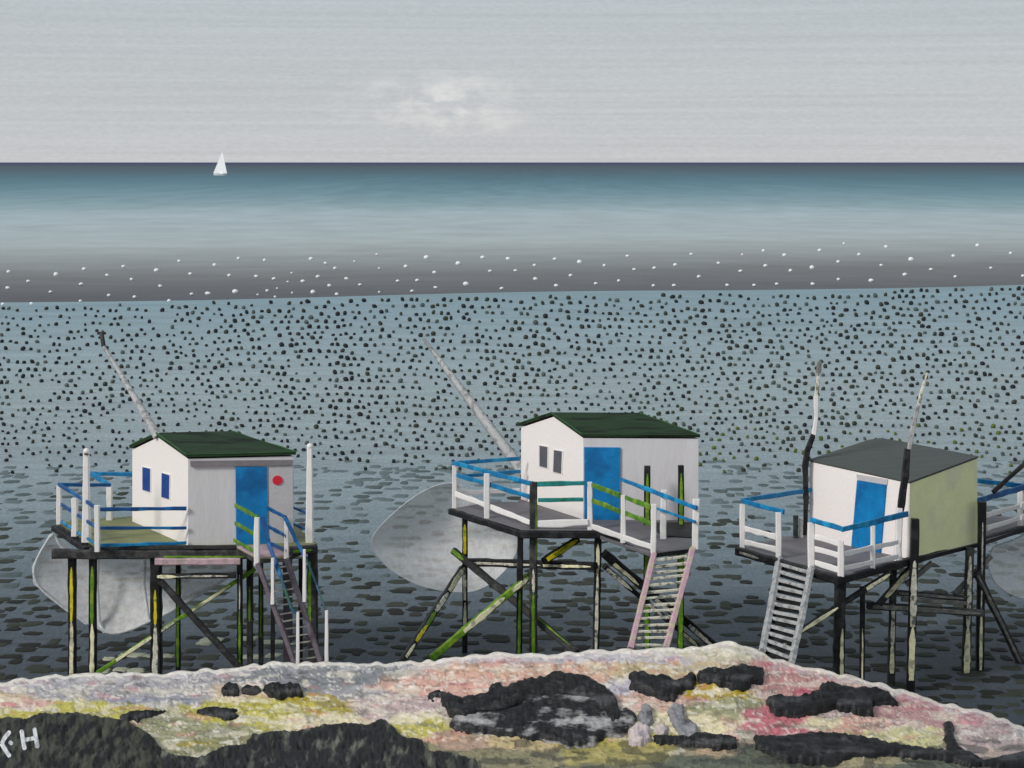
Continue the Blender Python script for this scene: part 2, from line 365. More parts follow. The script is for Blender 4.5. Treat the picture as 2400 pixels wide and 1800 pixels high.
tag(pb.build('pebbles', smooth=True), 'mass of small dark round pebbles dotted all over the grey-blue shallows', 'pebbles', kind='stuff')

defm('wave_shade_pale', (102, 114, 117), .7, .12, 2, bump=.4, spec=.1)
defm('wave_shade_dark', (40, 42, 36), .7, .2, 2, bump=.4, spec=.1)
defm('wave_shade_mid', (58, 62, 54), .7, .2, 2, bump=.4, spec=.1)
defm('wave_shade_faint', (86, 96, 97), .7, .2, 2, bump=.4, spec=.1)
defm('reflection_cream', (170, 172, 150), .7, .25, 3, bump=.6, spec=.1)
def patch(mb, x, y, wpx, hpx, m, z=.004):
    """a thin domed patch of colour lying on the water"""
    c = onz(x, y, 0); k = F / c.y; kd = H * F / c.y ** 2
    a, b = wpx / k / 2, hpx / kd / 2; n = 22; ph = random.uniform(0, 9)
    rim = []
    for i in range(n):
        t = 2 * math.pi * i / n; q = 1 + .3 * noise.noise(Vector((math.cos(t) * 1.6 + ph, math.sin(t) * 1.6, ph))) + .22 * noise.noise(Vector((math.cos(t) * 5 + ph, math.sin(t) * 5, ph)))
        ct, st = math.cos(t), math.sin(t)
        rim.append((a * q * math.copysign(abs(ct) ** .62, ct), b * q * math.copysign(abs(st) ** .75, st)))
    rows = [[c + Vector((u * s, v * s, zz)) for u, v in rim] for s, zz in ((1, -.01), (.95, z + .006), (.6, z + .012), (.02, z + .014))]
    mb.grid(rows, M[m], close=True)
wd = MB(); y = 1100  # dark dashes laid on the water to stand in for ripple shadows
while y < 1780:
    fr = min(1, (y - 1100) / 420.)
    x = -700 + random.uniform(0, 80)
    while x < 3100:
        wp = random.uniform(16, 44) * (1 + .55 * fr)
        if random.random() < .55 + .32 * fr:
            r_ = random.random()
            m = 'wave_shade_pale' if r_ < .8 - 2.2 * fr else ('wave_shade_faint' if r_ < 1.15 - 1.6 * fr else ('wave_shade_mid' if r_ < 1.2 - .8 * fr else 'wave_shade_dark'))
            patch(wd, x + wp / 2, y + random.uniform(-5, 5) * (1 + fr) + 4 * math.sin(x / 170.), wp, random.uniform(4.5, 7.5) * (1 + .8 * fr), m)
        x += wp + random.uniform(-8, 22)
    y += 11 + 8 * fr
for _ in range(150):
    x = random.uniform(-100, 2500); y = random.uniform(1080, 1125)
    patch(wd, x, y, random.uniform(12, 26), 5.5, 'wave_shade_pale')
tag(wd.build('wave_shadow_dashes', smooth=True), 'dark olive dashes painted as wave shadows on the slate-grey near water', 'ripples', kind='stuff')
fm = MB()  # cream patches stand in for wave highlights and reflected light on the water
for (x, y, ww) in [(500, 1500, 60), (580, 1497, 50), (640, 1505, 60), (310, 1536, 60), (370, 1538, 70), (285, 1570, 40), (320, 1572, 45), (245, 1573, 30), (590, 1540, 50), (640, 1537, 36), (480, 1508, 40), (255, 1545, 30), (620, 1565, 30)]:
    patch(fm, x, y, ww, 10, 'reflection_cream', .012)
tag(fm.build('reflections', smooth=True), 'pale cream flecks of painted reflection among the stilts of the left hut', 'reflections', kind='stuff')

# ------------------------------------------------------------ white floats on the mudflat
W6 = [(37,160),(33,230),(12,300),(122,201),(136,298),(218,247),(242,172),(363,148),(350,213),(347,286),(463,175),(470,262),(533,137),(568,193),(581,269),(676,154),(692,222),(730,285),(774,114),(822,169),(828,256),(898,254),(927,131),(990,176),(1016,246),(1030,102),(1107,180),(1143,110),(1113,259),(1154,242),(1183,190),(1188,268),(1197,232),(1243,203),(1260,165),(1262,251),(1308,201),(1343,104),(1352,248),(1373,181),(1406,123),(1423,220),(1447,145),(1455,257),(1497,190),(1531,115),(1555,216),(1628,85),(1638,145),(1638,248),(1718,200),(1753,137),(1780,243),(1802,197),(1842,98),(1877,163),(1882,228),(1979,124),(2013,213),(2085,98),(2117,157),(2167,232),(2195,104)]
W7 = [(15,155),(97,132),(101,191),(185,105),(191,220),(253,176),(292,118),(362,211),(399,133),(461,199),(499,92),(528,150),(611,220),(615,144),(700,219),(705,130),(774,84),(807,181),(892,123),(930,218),(987,157),(995,86),(1046,218),(1086,69),(1095,134),(1144,213),(1177,88),(1203,155),(1296,142),(1299,213),(1329,67),(1409,117),(1410,193),(1434,38),(1499,85),(1551,198),(1595,132),(1616,52),(1697,172),(1724,107),(1810,150),(1907,92),(1915,181),(2011,46),(2069,144),(2154,80),(2207,178)]
big = {(898,254),(1016,246),(1842,98),(1979,124),(2013,213),(1352,248),(1724,107),(292,118),(1551,198),(1296,142),(242,172),(676,154)}
small = {(1243,203),(1260,165),(1113,259),(1188,268),(1197,232),(1262,251),(1638,145),(1638,248),(1531,115),(1628,85),(995,86),(1434,38)}
fb = MB(); fb.ball((0, 0, 0), 1, 'float_white', 12, 8)
proto = None
for q, (pts_, cf) in enumerate(((W6, c6), (W7, c7))):
    for pt in pts_:
        px, py = cf(*pt); c = onz(px, py, .2); k = F / c.y
        s = (12 if pt in big else 5.5 if pt in small else 8.5) * random.uniform(.9, 1.1) / k / 2
        if proto is None:
            proto = fb.build('white_float', smooth=True); o = proto
            tag(o, 'small round white float lying on the dark grey mudflat', 'float', 'white floats scattered over the grey mudflat')
        else:
            o = proto.copy(); COL.objects.link(o)
        o.location = c; o.scale = (s * random.uniform(.95, 1.25), s, s * random.uniform(.75, .95)); o.rotation_euler = (0, random.uniform(-.3, .3), 0)

# ------------------------------------------------------------ sailing boat
Yb = H * F / (411 - HZ); kb = Yb / F; sb0 = P(516, 411, Yb)
sbt = empty('sailing_boat', (sb0.x, Yb, 0), 'tiny white sailing boat near the horizon with its sails up', 'sailing boat')
hb = MB(); rows = []
for t in [i / 8 for i in range(9)]:
    X = sb0.x + (-15 + 31 * t) * kb; wd_ = 1.6 * math.sin(math.pi * (.12 + .84 * t)) ** .6; zt = 1.2 + .7 * abs(t - .4)
    rows.append([(X, Yb - wd_, zt * 1.3), (X, Yb - wd_ * .6, -.3), (X, Yb + wd_ * .6, -.3), (X, Yb + wd_, zt * 1.3)])
hb.grid(rows, M['sail'], close=True); hb.poly(rows[0], M['sail']); hb.poly(list(reversed(rows[-1])), M['sail'])
hb.build('hull', sbt)
def sail(name, a, b, c, bulge):
    m = MB(); n = 8; rows = []
    for i in range(n + 1):
        t = i / n; l = a.lerp(c, t); r = b.lerp(c, t); rows.append([l.lerp(r, j / n) + Vector((0, -bulge * math.sin(math.pi * j / n) * (1 - t), 0)) for j in range(n + 1)])
    m.grid(rows, M['sail']); rows2 = [[p + Vector((0, .15, 0)) for p in r] for r in rows]; m.grid([list(reversed(r)) for r in rows2], M['sail'])
    return m.build(name, sbt, smooth=True)
sail('mainsail', P(519, 407, Yb), P(532, 406, Yb - 14), P(520.5, 352, Yb), .4)
sail('jib', P(500, 406, Yb + 18), P(520, 407, Yb - .3), P(520.5, 356, Yb - .3), .4)
ms_ = MB(); ms_.tube([P(519, 408, Yb + .3), P(520.5, 350, Yb + .3)], .14, 'sail', 6); ms_.build('mast', sbt)

# ------------------------------------------------------------ fishing huts
class Hut:
    def __init__(s, cf, zd, sc, label, ref):
        s.cf = cf; s.zd = zd; s.sc = sc; r = onz(*cf(*ref), zd)
        s.root = empty('fishing_hut', (r.x, r.y, 0), label, 'fishing hut', 'fishing huts on stilts along the shore')
    def g(s, x, y, z=None): return onz(*s.cf(x, y), s.zd if z is None else z)      # on the deck (or another level)
    def d(s, x, y, Y): return P(*s.cf(x, y), Y)
    def w(s, px, Y): return px / s.sc * Y / F                                        # crop pixels -> metres
    def bar(s, name, a, b, wpx, m, strips=(), deep=None, w1=None, wob=.08, label=None):
        Y = (a.y + b.y) / 2; mb = MB(); ww = s.w(wpx, Y)
        mb.beam(a, b, ww, deep or ww, m, w1=s.w(w1, Y) if w1 else None, wob=wob, strips=strips)
        o = mb.build(name, s.root)
        if label: o['label'] = label
        return o
    def post(s, x, yt, yb, wpx, m='white_paint', x2=None, Y=None, name='railing_post', strips=(), label=None):
        b = s.g(x, yb) if Y is None else s.d(x, yb, Y)
        t = s.d(x if x2 is None else x2, yt, b.y)
        return s.bar(name, b, t, wpx, m, strips, label=label)
    def pile(s, x, yt, Y, wpx, m='black', strips=(), x2=None, name='stilt', w1=None):
        t = s.d(x, yt, Y); b = Vector((s.d(x if x2 is None else x2, 1500, Y).x, Y, -.8))
        return s.bar(name, b, t, wpx, m, strips, wob=.06, w1=w1)
def vis(*seg):            # strip positions given over the visible share of a pile (its foot is behind the bank)
    return [(.28 + .70 * a, .28 + .70 * b) + tuple(r) for a, b, *r in seg]
def deck(h, pts, th, mtop, mside, name='platform', zoff=0):
    mb = MB(); top = [h.g(*p) + Vector((0, 0, zoff)) for p in pts]
    A = sum((top[i].x * top[(i + 1) % len(top)].y - top[(i + 1) % len(top)].x * top[i].y) for i in range(len(top)))
    if A < 0: top.reverse()
    bot = [p - Vector((0, 0, th)) for p in top]; n = len(top)
    mb.poly(top, M[mtop]); mb.poly(list(reversed(bot)), M[mside])
    for i in range(n): mb.poly([top[i], bot[i], bot[(i + 1) % n], top[(i + 1) % n]], M[mside])
    return mb.build(name, h.root)
def ladder(h, l, r, n, wpx, m, rungm, rungw, first=.06, last=.95, rdark=None):
    """l, r: lists of 3D points of the two stringers, top to bottom"""
    mb = MB(); Y = l[0].y; ww = h.w(wpx, Y)
    for s_ in (l, r):
        for a, b in zip(s_[:-1], s_[1:]): mb.beam(a, b, ww, ww * 1.3, m, wob=.08)
    lad = mb.build('ladder', h.root)
    def at(s_, t):
        k = t * (len(s_) - 1); i = min(int(k), len(s_) - 2); return s_[i].lerp(s_[i + 1], k - i)
    for i in range(n):
        t = first + (last - first) * i / (n - 1) + random.uniform(-.006, .006)
        a, b = at(l, t), at(r, min(1, t + random.uniform(-.006, .006))); q = MB(); rw = h.w(rungw, Y)
        q.beam(a, b, rw, rw * 1.6, rungm, wob=.1)
        if rdark: q.beam(a + Vector((0, .03, -rw * 1.1)), b + Vector((0, .03, -rw * 1.1)), rw * 1.1, rw, rdark, wob=.1)
        q.build('rung', lad)
    return lad
def wallquad(h, base, top_y, pts_x):
    pass
def face_panel(h, name, pts, a, n, out_, m, parent=None, th=.05, label=None):
    """flat panel with thickness on the wall plane through a with outward normal n"""
    q = [onplane(*h.cf(*p), a, n) + n * out_ for p in pts]
    mb = MB(); mb.prism(q, -n * th, M[m]); o = mb.build(name, parent or h.root)
    if label: o['label'] = label
    return o
def net_bag(name, cf, pts, Y0, bulge, label, folds=(), topY=0, cen=None, rope=.02, op=.5):
    N_ = len(pts)
    # resample the outline
    pp = [Vector((a, b)) for a, b in pts]; ln = [(pp[(i + 1) % N_] - pp[i]).length for i in range(N_)]; tot = sum(ln); K = 72; ring = []
    for k in range(K):
        d = tot * k / K; i = 0
        while d > ln[i]: d -= ln[i]; i += 1
        ring.append(pp[i].lerp(pp[(i + 1) % N_], d / ln[i]))
    for _ in range(2): ring = [(ring[i - 1] + ring[i] * 2 + ring[(i + 1) % K]) / 4 for i in range(K)]
    c = Vector(cen) if cen else sum(ring, Vector((0, 0))) / K
    def pt(p, s): return P(*cf(p.x, p.y), Y0 + bulge * (1 - s * s))
    r0 = P(*cf(c.x, c.y), Y0)
    rows = [[pt(c.lerp(p, s), s) for p in ring] for s in (1, .93, .85, .74, .6, .45, .3, .15, .03)]
    mb = MB(); mb.grid(rows, M['net'], close=True)
    mb.poly(rows[-1], M['net'])
    o = mb.build(name, None, smooth=True, loc=(r0.x, r0.y, r0.z))
    tag(o, label, 'fishing net', 'fishing nets hung behind the huts')
    rp = MB(); rp.tube([rows[0][i] for i in range(K)] + [rows[0][0]], rope, 'net_edge', 6); rp.build('hem_rope', o, smooth=True)
    for f in folds:
        q = MB(); q.tube([P(*cf(a, b), Y0 + .05) for a, b in f], rope * 1.3, 'net_edge', 6); q.build('fold_rope', o, smooth=True)
    return o
def net_material(name, rgb, a0, a1, scale):
    m = bpy.data.materials.new(name); m.use_nodes = True; t = m.node_tree; b = t.nodes['Principled BSDF']
    b.inputs['Base Color'].default_value = lin(*rgb); b.inputs['Roughness'].default_value = .8; b.inputs['Specular IOR Level'].default_value = .1
    tcn = t.nodes.new('ShaderNodeTexCoord'); n = t.nodes.new('ShaderNodeTexNoise'); n.inputs['Scale'].default_value = scale; n.inputs['Detail'].default_value = 7; n.inputs['Roughness'].default_value = .7
    t.links.new(tcn.outputs['Object'], n.inputs['Vector'])
    q = t.nodes.new('ShaderNodeMapRange'); q.inputs[1].default_value = .3; q.inputs[2].default_value = .7; q.inputs[3].default_value = a0; q.inputs[4].default_value = a1
    t.links.new(n.outputs[0], q.inputs[0]); t.links.new(q.outputs[0], b.inputs['Alpha'])
    return m
M['net'] = net_material('net_mesh', (240, 239, 238), .46, .8, 5)
M['net_edge'] = net_material('net_rope', (225, 228, 230), .35, .95, 9)

def gable_hut(h, far, near, right, tf, tn, tr, apex, ridge_r, eave, name_front='grey_wall', rim=(-14, 8)):
    """far, near, right: wall feet; tf, tn, tr rows of wall tops; apex of the gable; returns plane data"""
    f, n, r = h.g(*far), h.g(*near), h.g(*right)
    if len(near) > 2: pass
    return f, n, r

def build_gabled(h, f, n, r, zf, zn, apexpt, m_front, roofpts, cut=.7):
    """f far-left foot, n near foot, r right foot (3D on the deck); zf, zn wall-top heights; apexpt = (x, y) crop pixel of the gable point"""
    b = f + (r - n) * .62                                             # hidden back-right foot
    gn = (n - f).cross(Vector((0, 0, 1))).normalized()                # gable outward normal
    if gn.dot(Vector((-1, -1, 0))) < 0: gn = -gn
    fn = (r - n).cross(Vector((0, 0, 1))).normalized()
    if fn.y > 0: fn = -fn
    ap = onplane(*h.cf(*apexpt), n, gn)
    # keep the ridge point on the gable plane
    F_, N_, Rr, B_ = [Vector((p.x, p.y, z)) for p, z in ((f, zf), (n, zn), (r, zn), (b, zf))]
    axx = (r - n).normalized(); apr = ap + (r - n) - axx * cut
    mb = MB()
    mb.poly([f, n, N_, ap, F_], M['white_wall'])
    mb.poly([n, r, Rr, N_], M[m_front])
    mb.poly([r, b, B_, Rr], M[m_front]); mb.poly([Rr, B_, apr], M['dark_wood'])
    mb.poly([b, f, F_, B_], M['white_wall'])
    mb.poly([f, b, r, n], M['dark_wood'])
    mb.poly([F_, ap, apr, B_], M['dark_wood']); mb.poly([ap, N_, Rr, apr], M['dark_wood'])
    mb.build('walls', h.root)
    return dict(f=f, n=n, r=r, b=b, F=F_, N=N_, R=Rr, B=B_, ap=ap, apr=apr, gn=gn, fn=fn)
def gabled_roof(h, G, ov_gable, ov_eave, ov_right, th=.07, rise=.05, cut_right=0.0):
    ax = (G['r'] - G['n']).normalized()
    n_dir = (G['N'] - G['ap']); f_dir = (G['F'] - G['ap'])
    a0 = G['ap'] - ax * ov_gable + Vector((0, 0, rise)); a1 = G['apr'] + ax * (ov_right - cut_right) + Vector((0, 0, rise))
    e0 = G['N'] - ax * ov_gable + n_dir.normalized() * ov_eave + Vector((0, 0, rise)); e1 = G['R'] + ax * ov_right + n_dir.normalized() * ov_eave + Vector((0, 0, rise))
    g0 = G['F'] - ax * ov_gable + f_dir.normalized() * ov_eave + Vector((0, 0, rise)); g1 = G['B'] + ax * ov_right + f_dir.normalized() * ov_eave + Vector((0, 0, rise))
    up = Vector((0, 0, th)); mb = MB(); k = 14; a1 = G['apr'] + Vector((0, 0, rise)); g1 = G['B'] + Vector((0, 0, rise))
    # front slope as a lightly uneven sheet
    rows = []
    for i in range(k + 1):
        t = i / k; A = a0.lerp(e0, t); B = a1.lerp(e1, t)
        rows.append([A.lerp(B, j / 20) + up + Vector((0, 0, .006 * noise.noise(Vector((j * .7, i * .9, 2))))) for j in range(21)])
    mb.grid(rows, M['roof_green'])
    mb.poly([g0 + up, g1 + up, a1 + up, a0 + up], M['roof_green'])
    for lo, hi in ((a0, e0), (e0, e1), (e1, a1), (a1, g1), (g1, g0), (g0, a0)):
        mb.poly([lo, hi, hi + up, lo + up], M['roof_green'])
    mb.poly([a0, e0, e1, a1], M['dark_wood']); mb.poly([g0, a0, a1, g1], M['dark_wood'])
    rf = mb.build('roof', h.root)
    q = MB(); 
    for a, b in ((a0, e0), (a0, g0), (a1, e1)):
        q.beam(a + up, b + up, .028, .03, 'green_edge', wob=.4)
    q.beam(e0 + up, e1 + up, .014, .02, 'green_edge', wob=.4)
    q.build('edge_trim', rf)
    return rf

# ============ hut on the left
h = Hut(c1, 3.73, 2.37, 'white hut with two blue windows, dark green roof and red disc beside its blue door', (1045, 780))
f, n, r = h.g(735, 645), h.g(1045, 780), h.g(1630, 762)
zn = h.d(1045, 297, n.y).z; zf = h.d(728, 247, f.y).z
G1 = build_gabled(h, f, n, r, zf, zn, (878, 178), 'grey_wall', None)
gabled_roof(h, G1, .06, .05, .04, cut_right=.75)
gp = lambda *a, **k: face_panel(h, *a, **k)
wf = None
for q in ([(798, 343), (838, 352), (838, 480), (798, 468)], [(905, 376), (945, 388), (943, 520), (903, 508)]):
    w_ = gp('window', q, G1['n'], G1['gn'], .035, 'window_blue')
    cx = sum(p[0] for p in q) / 4; cy = sum(p[1] for p in q) / 4
    gp('frame', [(cx + (x - cx) * 1.18, cy + (y - cy) * 1.06) for x, y in q], G1['n'], G1['gn'], .02, 'white_paint', parent=w_, th=.03)
gp('door', [(1308, 340), (1482, 340), (1488, 772), (1312, 776)], G1['n'], G1['fn'], .05, 'door_blue', th=.07)
gp('wall_panel', [(1492, 338), (1626, 334), (1628, 764), (1494, 770)], G1['n'], G1['fn'], .025, 'grey_panel', th=.04, label='darker grey wall panel right of the blue door')
cs = [(1541 + 28 * math.cos(t * math.pi / 12), 415 + 26 * math.sin(t * math.pi / 12)) for t in range(24)]
gp('disc', cs, G1['n'], G1['fn'], .05, 'red', th=.03, label='round red disc on the wall')
gp('fascia_board', [(1056, 308), (1626, 302), (1624, 328), (1060, 338)], G1['n'], G1['fn'], .075, 'fascia', th=.08)
# deck
deck(h, [(535, 792), (322, 655), (400, 640), (1500, 560), (1760, 765), (1600, 845), (1425, 855), (1300, 786)], .1, 'deck_olive', 'dark_wood')
gd = deck(h, [(1312, 790), (1492, 780), (1600, 838), (1428, 850)], .03, 'pinkish', 'pinkish', 'landing_board', zoff=.035)
h.bar('deck_beam', h.g(300, 682, h.zd - .12), h.g(482, 806, h.zd - .12), 30, 'black')
Yf = h.g(545, 792).y
h.bar('deck_beam', h.d(292, 825, Yf), h.d(1415, 828, Yf), 48, 'dark_wood', strips=[(.55, .98, 'green', .2, .2)])
h.bar('deck_beam', h.d(1600, 810, 47.2), h.d(1755, 795, 47.6), 46, 'dark_wood', strips=[(.1, .8, 'green', .3)])
h.bar('deck_beam', h.d(545, 790, Yf + .02), h.d(1310, 787, Yf + .02), 22, 'dark_wood')
h.bar('hanging_board', h.d(862, 868, Yf - .15), h.d(1335, 866, Yf - .15), 36, 'pinkish', wob=.05, label='pinkish board hung under the deck edge')
# tall white posts with round caps
for (x, yt, yb, Y) in ((480, 262, 758, None), (1721, 235, 760, None)):
    b = h.g(x, yb); t = h.d(x, yt, b.y); mb = MB(); wb = h.w(46, b.y)
    mb.beam(b, t, wb, wb, 'white_paint', w1=wb * .62, wob=.06)
    p_ = mb.build('tall_post', h.root); q = MB(); q.ball(t + Vector((0, 0, .03)), h.w(18, b.y), 'white_paint', 12, 8); q.build('cap', p_, smooth=True)
    if x < 600: q = MB(); q.beam(h.d(468, 270, b.y - .1), h.d(492, 272, b.y - .1), .04, .03, 'dark_wood'); q.build('band', p_)
# railing posts
pA = h.g(540, 812); pB = h.g(330, 658)
for x, yt, yb, wp in ((540, 556, 812, 27), (415, 516, 726, 30), (328, 446, 660, 27), (609, 452, 636, 30), (1427, 622, 888, 30), (1592, 618, 850, 26)):
    h.post(x, yt, yb, wp)
def railh(a, b, Ya, Yb_, wp, m, h_=None): (h_ or h).bar('rail', (h_ or h).d(*a, Ya), (h_ or h).d(*b, Yb_), wp, m, deep=.05, wob=.13)
YA, YB = h.g(540, 800).y - .08, h.g(330, 655).y
YC = h.g(609, 636).y
railh((325, 438), (545, 575), YB - .1, YA, 20, 'rail_navy'); railh((338, 548), (545, 682), YB - .1, YA, 17, 'rail_navy'); railh((338, 645), (545, 778), YB - .1, YA, 14, 'rail_blue')
for y1, y2, wp, m in ((577, 573, 20, 'rail_navy'), (682, 681, 16, 'rail_navy'), (779, 764, 18, 'rail_blue')):
    railh((540, y1), (1036, y2), YA, h.g(1036, 779).y - .1, wp, m)
zr = h.d(325, 440, YB).z
railh((322, 442), (612, 443), YB, YC, 20, 'rail_navy')
D_ = h.g(505, 378, zr); E_ = h.g(735, 382, zr); C_ = h.d(612, 446, YC)
h.bar('rail', C_, D_, 28, 'rail_blue', deep=.05, wob=.1); h.bar('rail', D_, E_, 22, 'rail_blue', deep=.05, wob=.1)
# landing rails
YL = h.g(1427, 850).y
for a, b, wp in (((1308, 556), (1432, 622), 22), ((1308, 655), (1416, 716), 22), ((1302, 750), (1412, 810), 18)):
    railh(a, b, h.g(1308, 800).y - .1, h.g(1427, 888).y, wp, 'rail_green')
YR = h.g(1592, 850).y - .05
for a, b, wp in (((1488, 572), (1588, 622), 18), ((1494, 676), (1588, 726), 18), ((1494, 764), (1592, 806), 20)):
    railh(a, b, h.g(1490, 772).y - .1, YR, wp, 'rail_navy')
for a, b in (((1630, 568), (1700, 596)), ((1634, 660), (1698, 686))):
    railh(a, b, h.g(1630, 740).y, h.g(1721, 762).y, 13, 'rail_navy')
# ladder with handrails
YT = h.g(1427, 888).y - .05; YG = 45.0
Lp = [h.d(1432, 880, YT), h.d(1640, 1442, YG)]; Rp = [h.d(1592, 855, YT + .1), h.d(1782, 1424, YG)]
ladder(h, Lp, Rp, 13, 27, 'mauve_wood', 'grey_wood', 7)
def polyrail(pts, wp, m, h_=None, wob=.1):
    hh = h_ or h; mb = MB(); ww = hh.w(wp, pts[0].y)
    for a, b in zip(pts[:-1], pts[1:]): mb.beam(a, b, ww, .05, m, wob=wob)
    return mb.build('handrail', hh.root)
YM = (YT + YG) / 2
polyrail([h.d(1458, 620, YT - .05), h.d(1490, 760, YT - .12), h.d(1560, 950, YM)], 24, 'rail_navy'); polyrail([h.d(1558, 945, YM), h.d(1618, 1130, YG + .2), h.d(1656, 1165, YG + .15)], 15, 'rail_dusk')
polyrail([h.d(1585, 622, YR - .04), h.d(1650, 760, YR - .1), h.d(1700, 850, YM)], 20, 'rail_navy'); polyrail([h.d(1699, 848, YM), h.d(1760, 1000, YM - .1), h.d(1808, 1135, YG + .1)], 10, 'rail_dusk')
for x, yt, yb, Y in ((1514, 848, 1104, YM), (1691, 800, 1090, YM), (1654, 1150, 1442, YG - .05), (1814, 1140, 1424, YG)):
    h.bar('handrail_post', h.d(x, yb, Y), h.d(x, yt, Y), 20, 'white_paint', w1=16)
# stilts and braces
Yp = Yf + .25; Yk = Yf + 2.2
h.pile(402, 848, Yp, 44, 'black', vis((.02, .52, 'cream', .45), (.52, .96, 'yellow', .35)))
h.pile(516, 848, Yp, 42, 'black', vis((.02, .5, 'cream', .5), (.5, .97, 'green', .45)))
h.pile(868, 848, Yp, 62, 'black', vis((.02, .5, 'pale', .4), (.5, .78, 'yellow', .25)))
h.pile(990, 850, Yk, 26, 'black', vis((.02, .9, 'green', .5)))
h.pile(1333, 850, Yp, 30, 'black', vis((.02, .62, 'green', .35), (.62, .9, 'pale', .2)))
h.pile(1388, 850, Yp + .6, 34, 'dark_wood', vis((.5, .8, 'green', .3)))
h.pile(1450, 850, Yk, 26, 'dark_wood', vis((.3, .8, 'green', .3)))
h.pile(1515, 850, Yp, 22, 'black'); h.pile(1598, 850, Yk, 50, 'mauve_wood'); h.pile(1670, 850, Yk, 22, 'black')
h.pile(1738, 800, Yp + .5, 56, 'dark_wood', vis((.45, .95, 'green', .25, -.25)))
h.bar('cross_beam', h.d(866, 950, Yp - .35), h.d(1312, 944, Yp - .35), 28, 'black', strips=[(.02, .27, 'cream', .75), (.27, .9, 'pale', .3)])
h.bar('brace', h.d(540, 1486, Yp - .25), h.d(1418, 908, Yp + .3), 24, 'green', strips=[(.12, .36, 'cream', .8), (.36, .52, 'pale', .5), (.6, .84, 'cream', .8)])
h.bar('brace', h.d(890, 975, Yp - .45), h.d(1335, 1462, Yp - .45), 34, 'dark_wood')
# pole of the lifting net
pb_ = MB(); b0 = h.d(866, 175, G1['ap'].y - .1)
pb_.tube([b0 + Vector((.02, .12, .0)), b0 + Vector((-.02, .14, .05)), P(300, 905, b0.y + 1.5), P(243, 812, b0.y + 3)], .1, 'boom_grey', 8, rr=[.12, .12, .075, .05])
bo = pb_.build('net_pole', h.root, smooth=True)
q = MB(); q.tube([P(243, 812, b0.y + 2.97), P(238, 782, b0.y + 3.2)], .06, 'dark_wood', 6); q.beam(P(228, 781, b0.y + 3.2), P(248, 781, b0.y + 3.2), .07, .07, 'dark_wood'); q.build('pulley_arm', bo)
net_bag('fishing_net', c1, [(300, 690), (270, 740), (215, 830), (180, 910), (184, 965), (230, 1030), (375, 1142), (485, 1216), (540, 1222), (566, 1262), (620, 1276), (740, 1245), (832, 1196), (905, 1170), (990, 1120), (1180, 1010), (1330, 915), (1330, 858), (900, 852), (540, 848), (330, 800)],
        Yk + 1.6, .5, 'grey net bunched behind the stilts of the left hut', folds=[[(548, 850), (540, 1000), (552, 1200), (580, 1262)], [(806, 860), (800, 1000), (826, 1195)], [(286, 715), (230, 810), (186, 900), (192, 985), (370, 1136), (482, 1212)], [(1003, 900), (1002, 1080), (1170, 1010)]], cen=(640, 980), rope=.034)

# ============ hut in the middle
h = Hut(c2, 3.76, 2.3694, 'white hut with two grey windows and dark green roof, pink ladder at its landing', (1225, 750))
n = h.g(1225, 752); f = onz(*c2(880, 640), 3.76); r = Vector((h.d(1862, 775, n.y).x, n.y - .12, 3.76))
zn = h.d(1228, 300, n.y).z; zf = h.d(893, 242, f.y).z
G2 = build_gabled(h, f, n, r, zf, zn, (1060, 182), 'grey_wall', None)
gabled_roof(h, G2, .06, .05, .02, cut_right=.75)
for q in ([(988, 342), (1030, 350), (1028, 465), (988, 455)], [(1068, 367), (1110, 374), (1106, 496), (1064, 486)]):
    w_ = gp('window', q, G2['n'], G2['gn'], .035, 'window_grey')
    cx = sum(p[0] for p in q) / 4; cy = sum(p[1] for p in q) / 4
    gp('frame', [(cx + (x - cx) * 1.3, cy + (y - cy) * 1.08) for x, y in q], G2['n'], G2['gn'], .02, 'white_paint', parent=w_, th=.03)
gp('door', [(1230, 350), (1431, 352), (1425, 778), (1231, 776)], G2['n'], G2['fn'], .05, 'door_blue', th=.07)
deck(h, [(497, 692), (885, 812), (1312, 814), (1600, 944), (1838, 912), (1862, 770), (1500, 690), (880, 630), (860, 655), (700, 655)], .1, 'deck_grey', 'black')
deck(h, [(1600, 776), (1858, 772), (1838, 858), (1690, 850), (1640, 826)], .02, 'black', 'black', 'deck_shadow', zoff=.03)  # black sheet laid on the deck as the shadow below the front wall
h.bar('deck_beam', h.d(490, 706, h.g(497, 692).y), h.d(882, 836, h.g(885, 812).y), 34, 'black'); h.bar('deck_beam', h.d(870, 836, h.g(885, 812).y), h.d(1330, 836, h.g(1312, 814).y), 38, 'black')
h.bar('deck_beam', h.d(1325, 850, h.g(1312, 814).y), h.d(1600, 945, h.g(1600, 944).y), 22, 'deck_grey')
for x, yt, yb, wp in ((510, 452, 688, 27), (690, 498, 744, 32), (1262, 545, 808, 27), (1447, 618, 880, 27), (1612, 668, 942, 30), (1668, 590, 858, 34), (1846, 640, 914, 38)):
    h.post(x, yt, yb, wp, x2=x - (6 if x > 1600 else 0) + (12 if x in (1612, 1668, 1846) else 0))
YA = h.g(510, 688).y; YF = h.g(950, 800).y - .1; YD = h.g(1262, 808).y; YE = h.g(1447, 880).y; YG_ = h.g(1612, 942).y
def rl(a, b, Ya, Yb_, wp, m): railh(a, b, Ya, Yb_, wp, m, h)
rl((505, 438), (945, 556), YA - .1, YF, 25, 'rail_blue'); rl((525, 506), (930, 626), YA - .1, YF, 25, 'rail_blue'); rl((515, 608), (930, 768), YA - .1, YF, 28, 'white_paint')
zr = h.d(505, 440, YA).z
h.bar('rail', h.g(500, 440, zr), Vector((h.g(872, 414, zr).x, h.g(872, 414, zr).y, zr)), 20, 'rail_blue', deep=.05)
Yw = h.g(872, 414, zr).y
